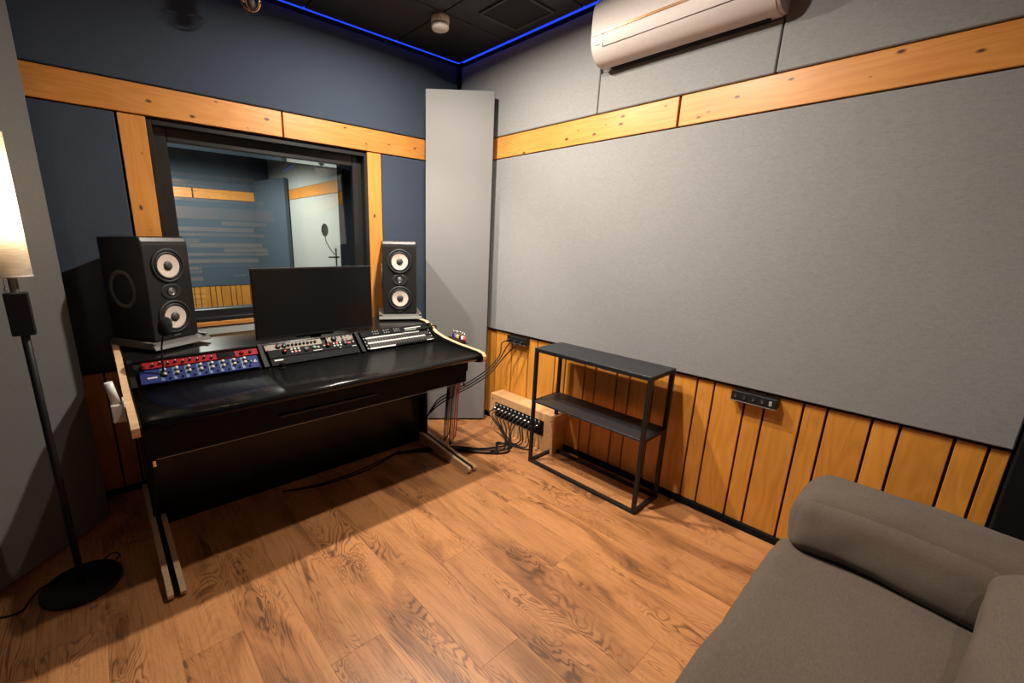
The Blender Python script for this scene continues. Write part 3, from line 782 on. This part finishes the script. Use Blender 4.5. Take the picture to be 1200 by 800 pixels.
for s in (-1, 1):
    bx_ = -0.13 if s < 0 else 0.105
    knob(u, bx_-0.03, 0.006, 0.012, 'rack_black', 0.012); knob(u, bx_-0.028, 0.006, 0.006, 'led_red', 0.0135)
    for i in range(3):
        for k in range(2):
            G().box(bx_+0.004+i*0.019, bx_+0.014+i*0.019, -0.006+k*0.016, 0.004+k*0.016, 0.004, 0.007, 0.001).build('button', 'led_red' if (i == 1 and k == (0 if s < 0 else 1)) else 'print_white', u)
knob(u, -0.045, 0.004, 0.014, 'dust_cap', 0.010); knob(u, 0.0, 0.006, 0.011, 'green', 0.010); knob(u, 0.02, 0.002, 0.008, 'grey_plastic', 0.010); knob(u, 0.055, 0.006, 0.005, 'cream_knob', 0.008)
knob(u, 0.182, 0.006, 0.012, 'dust_cap', 0.010); G().box(0.198, 0.214, 0.002, 0.012, 0.004, 0.007, 0.001).build('button', 'led_red', u); knob(u, 0.228, 0.006, 0.006, 'grey_plastic', 0.008)
for x0, x1, y in ((-0.012, 0.040, -0.016), (0.215, 0.238, -0.026), (0.140, 0.148, -0.022)): G().box(x0, x1, y*0.75-0.002, y*0.75+0.002, 0.0042, 0.0048).build('printed_mark', 'print_white', u)
u = rack_unit('blank_panel', 'black blank rack panel with a white name mark', 'rack panel', b2c, 0.17, 0.482, 0.044, 'rack_black')
G().box(-0.222, -0.178, 0.004, 0.012, 0.0042, 0.0048).build('printed_mark', 'print_white', u)
b3c = (bays[2][0]+bays[2][1])/2
u = rack_unit('signal_processor', 'black rack unit with clusters of tiny knobs above the patch bay', 'processor', b3c, 0.82, 0.482, 0.036, 'rack_black')
for i in range(3):
    for k in range(6): knob(u, -0.160+i*0.075+(k % 3)*0.016, 0.010-(k//3)*0.016, 0.004, 'grey_plastic', 0.006, n=8)
G().box(0.065, 0.190, 0.004, 0.010, 0.0042, 0.0048).build('printed_mark', 'print_white', u)
G().box(0.065, 0.150, -0.008, -0.004, 0.0042, 0.0048).build('printed_mark', 'print_white', u)
u = rack_unit('patch_bay', 'black patch bay with two rows of jacks between white strips', 'patch bay', b3c, 0.36, 0.482, 0.086, 'rack_black')
for y, x1 in ((0.038, 0.16), (0.001, 0.19), (-0.038, -0.05)):
    G().box(-0.222, x1, y-0.005, y+0.005, 0.0042, 0.0052).build('label_strip', 'print_white', u)
for y in (0.020, -0.019):
    g = G()
    for i in range(24): g.box(-0.216+i*0.0186-0.0062, -0.216+i*0.0186+0.0062, y-0.0105, y+0.0105, 0.004, 0.0085, 0.001)
    g.build('jack_row', 'knob_black', u)
    g = G()
    for i in range(24): g.box(-0.216+i*0.0186+0.0072, -0.216+i*0.0186+0.0108, y-0.013, y+0.013, 0.0041, 0.0050)
    g.build('jack_spacers', 'silver_panel', u)
for y in (-0.036, -0.012, 0.012, 0.036):
    for sx in (-0.234, 0.234): knob(u, sx, y, 0.004, 'print_white', 0.003, n=8, name='screw')
G().box(0.185, 0.225, -0.040, -0.034, 0.0042, 0.0052).build('printed_mark', 'print_white', u)

# ---- speaker pads and speakers
SW, SH, SD = 0.228, 0.490, 0.300
def pad(x, y, rz, label):
    t = thing('speaker_stand', label, 'speaker pad', (x, y, 0.883), rz)
    pr = [(-0.045, 0.0), (-0.035, 0.016), (0.0, 0.026), (SD-0.03, 0.026), (SD-0.03, 0.0)]
    G().prism(pr, -SW/2-0.03, SW/2+0.03, 'x').build('pad', 'pad_grey', t)
    for sx in (-1, 1):
        G().box(sx*(SW/2+0.020)-0.010, sx*(SW/2+0.020)+0.010, -0.03, SD-0.04, 0.026, 0.032, 0.002).build('side_rail', 'pad_grey', t)
    return t
def speaker(x, y, rz, label):
    t = thing('studio_monitor', label, 'speaker', (x, y, 0.9095), rz, 'studio monitor speakers on the desk')
    g = G()
    # cabinet: rounded top and front edges
    c_ = 0.020
    pr = [(c_, 0.0), (SD, 0.0), (SD, SH-0.006), (c_+0.004, SH), (0.010, SH-0.006), (0.002, SH-0.022), (0.0, SH-0.04), (0.0, 0.010), (0.006, 0.003)]
    g.prism(pr, -SW/2, SW/2, 'x')
    bmesh.ops.recalc_face_normals(g.bm, faces=g.bm.faces[:])
    ed = [e for e in g.bm.edges if abs(e.verts[0].co.x-e.verts[1].co.x) < 1e-6]
    bmesh.ops.bevel(g.bm, geom=ed, offset=0.008, segments=3, profile=0.5, affect='EDGES')
    cab = g.build('cabinet', 'speaker_body', t)
    for zc in (SH*0.725, SH*0.225):
        m = Matrix.Translation((0, 0, zc)) @ Matrix.Rotation(R(90), 4, 'X')   # local z -> -y
        wf_ = G().lathe([(0.082, 0.0005), (0.082, 0.004), (0.078, 0.0075), (0.070, 0.008), (0.067, 0.004), (0.067, 0.0006)], m, 40).build('woofer_ring', 'rubber', t)
        G().lathe([(0.067, 0.003), (0.063, 0.008), (0.058, 0.009), (0.054, 0.005), (0.053, 0.002)], m, 40).build('surround', 'rubber', wf_)
        G().lathe([(0.054, 0.0055), (0.040, 0.0035), (0.022, 0.0012), (0.018, 0.001)], m, 40).build('cone', 'flax', wf_)
        G().lathe([(0.022, 0.0012), (0.020, 0.006), (0.013, 0.010), (0.0, 0.0115)], m, 28).build('dust_cap', 'dust_cap', wf_)
    zc = SH*0.475
    m = Matrix.Translation((0, 0, zc)) @ Matrix.Rotation(R(90), 4, 'X') @ Matrix.Scale(1.35, 4, (1, 0, 0))
    tw = G().lathe([(0.038, 0.0005), (0.037, 0.003), (0.033, 0.0035), (0.024, 0.0015), (0.020, 0.001)], m, 36).build('waveguide', 'rubber', t)
    m = Matrix.Translation((0, 0, zc)) @ Matrix.Rotation(R(90), 4, 'X')
    G().lathe([(0.018, 0.001), (0.018, 0.005), (0.014, 0.006), (0.012, 0.003)], m, 28).build('tweeter_ring', 'steel', tw)
    G().lathe([(0.012, 0.003), (0.008, 0.006), (0.0, 0.0075)], m, 24).build('dome', 'silver_panel', tw)
    G().box(-0.016, 0.016, -0.0012, 0.001, 0.018, 0.024).build('badge', 'silver_panel', t)
    for s in (-1, 1):
        m = Matrix.Translation((s*SW/2, SD*0.55, SH*0.50)) @ Matrix.Rotation(R(90)*s, 4, 'Y')
        pr_ = G().lathe([(0.090, 0.0), (0.089, 0.006), (0.083, 0.009), (0.077, 0.006), (0.072, 0.0005)], m, 40).build('side_radiator', 'pad_grey', t)
        G().lathe([(0.072, 0.0006), (0.060, 0.0022), (0.0, 0.0026)], m, 36).build('radiator_disc', 'rubber', pr_)
    return t
pad(-2.068, -0.340, R(29), 'low grey pad under the speaker next to the floor lamp')
pad(-0.765, -0.325, R(-29), 'low grey pad under the speaker next to the pale corner panel')
speaker(-2.068, -0.340, R(29), 'black two-woofer studio monitor on the desk end nearest the floor lamp')
speaker(-0.765, -0.325, R(-29), 'black two-woofer studio monitor beside the pale grey corner panel')

# ---- computer monitor
mo = thing('computer_monitor', 'black flat computer monitor switched off on the studio desk', 'monitor', (-1.412, -0.505, 0.868))
mw = 0.334
G().box(-mw, mw, 0.0, 0.026, 0.016, 0.384, 0.003, 2).build('housing', 'metal_black', mo)
G().box(-mw+0.006, mw-0.006, -0.0012, 0.0, 0.034, 0.378).build('screen', 'screen', mo)
G().box(-mw, mw, -0.0008, 0.020, 0.3842, 0.3858).build('top_edge', 'steel', mo)
G().box(-0.16, 0.16, 0.026, 0.055, 0.08, 0.32, 0.01).build('back_bulge', 'metal_black', mo)
G().box(-0.03, 0.03, 0.055, 0.08, 0.004, 0.22, 0.004).build('stand_neck', 'metal_black', mo)
G().box(-0.11, 0.11, 0.062, 0.22, 0.0, 0.008, 0.003).build('stand_foot', 'metal_black', mo)

# ---- talkback microphone, small cap on desk
tm = thing('gooseneck_microphone', 'small black gooseneck microphone with foam windshield on the rack', 'microphone', (-2.170, -0.605, 0.80))
G().lathe([(0, 0), (0.014, 0), (0.014, 0.012), (0.006, 0.016), (0, 0.016)], n=16).build('base', 'rubber', tm)
G().tube([(0, 0, 0.014), (0.002, 0.0, 0.07), (0.008, -0.002, 0.14), (0.024, -0.006, 0.195)], 0.0038, 8).build('gooseneck', 'metal_black', tm)
G().lathe([(0, 0), (0.017, 0.004), (0.026, 0.02), (0.028, 0.050), (0.022, 0.074), (0.010, 0.084), (0, 0.086)], Matrix.Translation((0.022, -0.006, 0.180)) @ Matrix.Rotation(R(10), 4, 'Y'), n=18).build('foam_windshield', 'foam', tm)
kc = thing('controller_knob', 'small black volume puck on the desktop in front of the screen', 'knob', (-1.690, -0.690, 0.770))
G().lathe([(0, 0), (0.013, 0), (0.013, 0.028), (0.011, 0.030), (0, 0.030)], n=20).build('dial', 'gloss_black', kc)
G().lathe([(0.0131, 0.004), (0.0145, 0.004), (0.0145, 0.008), (0.0131, 0.008)], n=20).build('base_ring', 'rubber', kc)

# ---- white holder on the left desk side
wh = thing('side_holder', 'white plastic holder clipped to the plywood edge of the desk', 'holder', (DX0-0.0035, -0.87, 0.725))
G().box(-0.040, 0.0, -0.02, 0.02, 0.0, 0.070, 0.003).build('cup', 'white_plastic', wh)
G().box(-0.004, 0.002, -0.024, 0.024, 0.0, 0.085, 0.002).build('back_plate', 'white_plastic', wh)
G().cyl((-0.022, 0, 0.0705), (-0.034, 0.0, 0.155), 0.0150, 18, 0.013).build('tube', 'white_plastic', wh)

# ---- black metal shelf
sx0, sx1, sy0, sy1, szt, szm = -0.316, -0.052, -1.908, -1.158, 0.775, 0.432
ms = thing('metal_shelf', 'black metal open shelf with two sheet shelves against the plank wall', 'shelf', ((sx0+sx1)/2, (sy0+sy1)/2, 0))
a, b = (sx1-sx0)/2, (sy1-sy0)/2
tk = 0.020
for ex in (-1, 1):
    for ey in (-1, 1):
        G().box(ex*a-(tk if ex > 0 else 0), ex*a+(tk if ex < 0 else 0), ey*b-(tk if ey > 0 else 0), ey*b+(tk if ey < 0 else 0), 0, szt-0.004, 0.001).build('leg', 'metal_black', ms)
for zz in (0.0, szt-0.004-tk):
    for ex in (-1, 1):
        G().box(ex*a-(tk if ex > 0 else 0), ex*a+(tk if ex < 0 else 0), -b+tk, b-tk, zz, zz+tk, 0.001).build('rail', 'metal_black', ms)
    for ey in (-1, 1):
        G().box(-a+tk, a-tk, ey*b-(tk if ey > 0 else 0), ey*b+(tk if ey < 0 else 0), zz, zz+tk, 0.001).build('rail', 'metal_black', ms)
G().box(-a, a, -b, b, szt-0.004, szt, 0.0008).build('top_sheet', 'shelf_top', ms)
G().box(-a+0.001, a-0.001, -b+tk+0.0005, b-tk-0.0005, szm-0.012, szm, 0.001).build('middle_sheet', 'shelf_top', ms)
for ey in (-1, 1):
    G().box(-a+tk, a-tk, ey*b-(tk if ey > 0 else 0), ey*b+(tk if ey < 0 else 0), szm-0.018, szm-0.001, 0.001).build('rail', 'metal_black', ms)

# ---- wall outlets
def outlet(y0, y1, z0, z1, n, label, slot=False):
    t = thing('wall_outlet', label, 'outlet', (0.0, (y0+y1)/2, z0))
    hwid = abs(y1-y0)/2
    G().box(-0.026, 0.016, -hwid, hwid, 0, z1-z0, 0.002).build('plate', 'metal_black', t)
    G().box(-0.030, -0.026, -hwid, hwid, -0.004, 0.001, 0.001).build('lower_rim', 'silver_panel', t)
    for i in range(n):
        yy = hwid-(i+0.5)*2*hwid/(n+(1 if slot else 0))
        m = Matrix.Translation((-0.026, yy, (z1-z0)*0.45)) @ Matrix.Rotation(R(-90), 4, 'Y')
        G().lathe([(0.011, 0.0), (0.011, 0.003), (0.008, 0.003), (0.006, 0.001), (0, 0.001)], m, 16).build('socket', 'rubber', t)
        G().lathe([(0.003, 0.001), (0.003, 0.004), (0, 0.004)], m, 10).build('socket_pin', 'steel', t)
    if slot: G().box(-0.029, -0.026, -hwid+0.018, -hwid+0.030, 0.012, z1-z0-0.012, 0.001).build('switch', 'grey_plastic', t)
    return t
outlet(-2.175, -2.365, 0.678, 0.725, 4, 'long black socket strip on the planks under the big grey panel', True)
outlet(-0.640, -0.830, 0.678, 0.726, 3, 'black socket strip near the corner with cables plugged in')

# ---- wooden floor box with XLR panel
bx = thing('connector_box', 'low wooden wall box with a black panel of audio sockets', 'connector box', (-0.063, -0.89, 0))
bl = 0.308
G().box(-0.057, -0.039, -bl, bl, 0, 0.272, 0.002).build('front_board', 'box_wood', bx)
G().box(-0.039, 0.075, -bl, bl, 0.254, 0.272, 0.002).build('top_board', 'box_wood', bx)
for s in (-1, 1):
    G().box(-0.039, 0.075, s*bl-(0.018 if s > 0 else 0), s*bl+(0.018 if s < 0 else 0), 0, 0.254, 0.002).build('end_board', 'box_wood', bx)
    for zz in (0.03, 0.235):
        G().cyl((-0.0572, s*(bl-0.025), zz), (-0.0582, s*(bl-0.025), zz), 0.005, 10).build('screw', 'rubber', bx)
pnl = G().box(-0.060, -0.057, -0.225, 0.250, 0.105, 0.215, 0.001).build('socket_panel', 'rack_black', bx)
NP = 12
plug_y = [0.228-i*0.0375 for i in range(NP)]
for yy in plug_y:
    m = Matrix.Translation((-0.060, yy, 0.178)) @ Matrix.Rotation(R(-90), 4, 'Y')
    G().lathe([(0.0145, 0.0), (0.0145, 0.004), (0.011, 0.004), (0.010, 0.001), (0, 0.001)], m, 16).build('socket', 'rubber', pnl)
    G().box(-0.063, -0.060, yy-0.007, yy+0.007, 0.196, 0.207, 0.001).build('socket_label', 'print_white', pnl)

# ---- audio cables from the box to the desk
rc = random.Random(5)
ORD = ['first', 'second', 'third', 'fourth', 'fifth', 'sixth', 'seventh', 'eighth', 'ninth', 'tenth', 'eleventh', 'twelfth']
bxw = Vector((-0.063, -0.89, 0))
for i, yy in enumerate(plug_y):
    p = bxw + Vector((-0.0645, yy, 0.178))
    lab = 'black audio cable in the %s connector box socket counted from the grey corner panel' % ORD[i]
    t = thing('audio_cable', lab, 'cable', p, 0, 'cables to the back of the shelf' if i > 7 else 'cables from the connector box to the desk')
    pl_ = G().cyl((0.000, 0, 0), (-0.026, 0, -0.004), 0.0078, 14).build('plug', 'steel', t)
    G().cyl((-0.026, 0, -0.004), (-0.055, 0, -0.014), 0.0080, 14, 0.0045).build('boot', 'rubber', t)
    jx, jy = rc.uniform(-0.02, 0.02), rc.uniform(-0.03, 0.03)
    pts = [Vector((-0.055, 0, -0.014))+p, p+Vector((-0.075, jy*0.3, -0.035)), Vector((-0.20+jx*0.5, p.y*0.5-0.43+jy*0.4, 0.07))]
    if i <= 7:
        fx = 0.012*i
        z0 = 0.006+0.006*(i % 3)
        pts += [Vector((-0.25-fx*0.3, -0.90+jy*0.5-0.02*(i % 4), z0+0.004)), Vector((-0.34-fx*0.2, -0.90-0.014*i+jy*0.4, z0)), Vector((-0.47, -0.84+jx-0.012*i, z0)), Vector((-0.60+jx*0.3, -0.70-0.012*i+jy*0.3, z0)), Vector((-0.78, -0.60-0.006*i, z0)), Vector((-0.95, -0.56+0.002*i, z0))]
    else:
        pts[2] = Vector((-0.185, p.y+jy*0.3, 0.05))
        pts += [Vector((-0.20, p.y+0.02+jy*0.3, 0.008)), Vector((-0.235+jx*0.5, p.y+0.07, 0.005)), Vector((-0.30+jx, -0.93+0.01*i-0.02, 0.005)), Vector((-0.40, -0.90-0.006*i, 0.018))]
    G().tube([q_-p for q_ in pts], 0.0042, 7, 5).build('cord', 'cable_black', t)
t = thing('thin_cable', 'thin brown cable lying on the floor below the connector box', 'cable', (-0.24, -1.0, 0))
G().tube([(0.04, -0.10, 0.005), (-0.02, -0.06, 0.005), (-0.07, 0.02, 0.005), (-0.11, 0.12, 0.005), (-0.16, 0.22, 0.005)], 0.0025, 6).build('cord', 'cable_brown', t)
# cables from the corner outlet to the desk
for i, yy in enumerate((-0.672, -0.735, -0.798)):
    t = thing('power_cable', ('black slack cable from the corner socket strip, plugged in nearest the corner panel', 'black slack cable plugged into the middle socket of the corner socket strip', 'black slack cable from the corner socket strip, plugged in nearest the metal shelf')[i], 'cable', (-0.026, yy, 0.70), 0, 'cables from the corner socket strip')
    G().cyl((-0.004, 0, 0), (-0.030, 0, -0.006), 0.0075, 12).build('plug', 'rubber', t)
    p = Vector((-0.026, yy, 0.70))
    pts = [p+Vector((-0.030, 0, -0.006)), p+Vector((-0.055, 0.03, -0.03)), Vector((-0.12-0.01*i, -0.66-0.02*i, 0.585-0.012*i)), Vector((-0.24-0.01*i, -0.66-0.025*i, 0.50-0.008*i)), Vector((-0.42, -0.68-0.015*i, 0.45-0.010*i)), Vector((-0.60, -0.70-0.01*i, 0.42-0.012*i)), Vector((-0.70, -0.66, 0.36-0.02*i)), Vector((-0.74, -0.58+0.01*i, 0.20))]
    G().tube([q_-p for q_ in pts], 0.0046, 7, 6).build('cord', 'cable_black', t)
# cable over the desk side
t = thing('patch_lead', 'thin dark lead draped over the plywood edge beside the patch bay', 'cable', (-0.665, -0.56, 0.86))
base = Vector((-0.665, -0.56, 0.86))
for dy in (0, 0.012):
    pts = [(-0.93, -0.560-dy, 0.842), (-0.85, -0.575-dy, 0.846), (-0.75, -0.575-dy, 0.852), (-0.69, -0.570-dy, 0.858), (-0.650, -0.565-dy, 0.858), (-0.644, -0.563-dy, 0.835), (-0.646, -0.56-dy, 0.80)]
    G().tube([Vector(q_)-base for q_ in pts], 0.0028, 6).build('cord', 'cable_black', t)

# ---- hanging patch cables on the right side of the desk
hg = thing('cable_hanger', 'small black comb bracket holding patch cables on the desk side', 'cable hanger', (DX1+0.004, -0.79, 0.782))
G().box(0.0, 0.004, -0.075, 0.075, -0.02, 0.03, 0.001).build('mounting_plate', 'metal_black', hg)
for i in range(7):
    yy = -0.066+i*0.022
    G().box(0.004, 0.048, yy-0.0025, yy+0.0025, 0.0, 0.004, 0.0005).build('tooth', 'metal_black', hg)
cols = ['cable_red', 'cable_white', 'cable_black', 'cable_yellow', 'cable_blue', 'cable_black']
names = ['red', 'white', 'black', 'yellow', 'blue', 'black']
for i in range(6):
    yy = -0.79-0.055+i*0.022
    t = thing('patch_cable', (names[i]+' patch cable hanging from the comb bracket on the desk side' if names[i] != 'black' else ('black patch cable hanging between the white and the yellow one' if i == 2 else 'black patch cable hanging beside the blue one on the comb bracket')), 'cable', (DX1+0.030, yy, 0.7865), 0, 'patch cables on the comb bracket')
    body = G().cyl((0, 0, 0.0), (0, 0, 0.038), 0.0085, 12).build('plug', cols[i], t)
    G().cyl((0, 0, 0.038), (0, 0, 0.064), 0.0040, 10).build('plug_tip', 'chrome', body)
    l = 0.66+0.03*(i % 3)
    G().tube([(0, 0, 0.0), (0.0, 0, -0.15), (0.002*(i-2), 0.06, -0.34), (0.003*(i-2), 0.085+0.003*i, -l), (0.003*(i-2)+0.006, 0.088, -l-0.012), (0.009, 0.080, -l+0.02), (0.008, 0.055, -0.34), (0.007, 0.005, -0.15), (0.011, 0.005, -0.01)], 0.0040, 7, 6).build('cord', cols[i], t)

# ---- cable on floor under the desk
t = thing('floor_cable', 'black cable lying in a loose arc on the floor before the desk panel', 'cable', (-1.25, -0.62, 0))
G().tube([(-0.45, 0.085, 0.005), (-0.25, 0.03, 0.005), (0.0, 0.03, 0.005), (0.22, 0.07, 0.005), (0.33, 0.10, 0.005)], 0.0045, 7).build('cord', 'cable_black', t)
G().tube([(-0.40, 0.06, 0.005), (-0.20, 0.005, 0.005), (0.03, 0.005, 0.005), (0.20, 0.045, 0.005), (0.33, 0.085, 0.012)], 0.0045, 7).build('cord', 'cable_black', t)

# ---- sofa
sf = thing('sofa', 'taupe brown fabric sofa with thick loose cushions beside the plank wall', 'sofa', (-1.15, -3.02, 0))
SO = Vector((-1.15, -3.02, 0))
def sc(*a, **k):
    x0, x1, y0, y1, z0, z1 = a[:6]
    return cushion(x0-SO.x, x1-SO.x, y0-SO.y, y1-SO.y, z0, z1, *a[6:], **k)
sc(-1.90, -0.36, -3.55, -2.60, 0.07, 0.29, 0.03, (0, 0, 0), 0.002, 1).build('base', 'sofa_fabric', sf)
sc(-1.66, -0.60, -3.20, -2.575, 0.255, 0.425, 0.040, (0, 0.0, 0.014), 0.011, 2, 34).build('seat_cushion', 'sofa_fabric', sf)
def lean(wv, n):
    return wv
sc(-0.690, -0.430, -3.16, -2.605, 0.418, 0.607, 0.050, (0.022, 0.014, 0.022), 0.014, 3, 34, shape=lambda w, n: Vector((w.x + (w.z-0.45)*0.30, w.y, w.z - 0.012*math.sin((w.y+0.3)*9)))).build('arm_cushion', 'sofa_fabric', sf)
sc(-0.625, -0.37, -3.20, -2.615, 0.26, 0.432, 0.03, (0, 0, 0), 0.004, 8, 18).build('arm_base', 'sofa_fabric', sf)
sc(-1.90, -1.66, -3.16, -2.600, 0.28, 0.62, 0.07, (0.02, 0.015, 0.015), 0.008, 4, 18).build('arm_cushion', 'sofa_fabric', sf)
sc(-1.64, -0.690, -3.30, -3.025, 0.405, 0.655, 0.06, (0.0, 0.03, 0.015), 0.013, 5, 30).build('back_cushion', 'sofa_fabric', sf)
sc(-1.90, -0.36, -3.56, -3.24, 0.27, 0.74, 0.06, (0, 0, 0), 0.004, 6).build('backrest', 'sofa_fabric', sf)
for x_ in (-1.80, -0.46):
    for y_ in (-3.48, -2.68):
        G().cyl((x_-SO.x, y_-SO.y, 0), (x_-SO.x, y_-SO.y, 0.075), 0.018, 14, 0.024).build('leg', 'metal_black', sf)

# ---- live room microphone with pop filter
mc = thing('microphone_stand', 'slim microphone stand with round pop filter behind the glass', 'microphone stand', (0.075, 2.52, 0))
G().lathe([(0, 0), (0.13, 0), (0.13, 0.015), (0.02, 0.022), (0, 0.022)], n=28).build('base', 'metal_black', mc)
G().cyl((0, 0, 0.02), (0, 0, 1.28), 0.010, 12).build('pole', 'metal_black', mc)
G().cyl((-0.10, 0, 1.17), (0.04, 0, 1.17), 0.010, 10).build('clamp', 'metal_black', mc)
G().tube([(-0.02, 0, 1.20), (-0.08, -0.02, 1.27), (-0.13, -0.02, 1.36), (-0.14, -0.02, 1.42)], 0.005, 8).build('gooseneck', 'metal_black', mc)
G().lathe([(0, -0.004), (0.072, -0.004), (0.078, 0), (0.072, 0.004), (0, 0.004)], Matrix.Translation((-0.14, -0.02, 1.50)) @ Matrix.Rotation(R(35), 4, 'Z') @ Matrix.Rotation(R(90), 4, 'X'), n=32).build('pop_filter', 'dust_cap', mc)
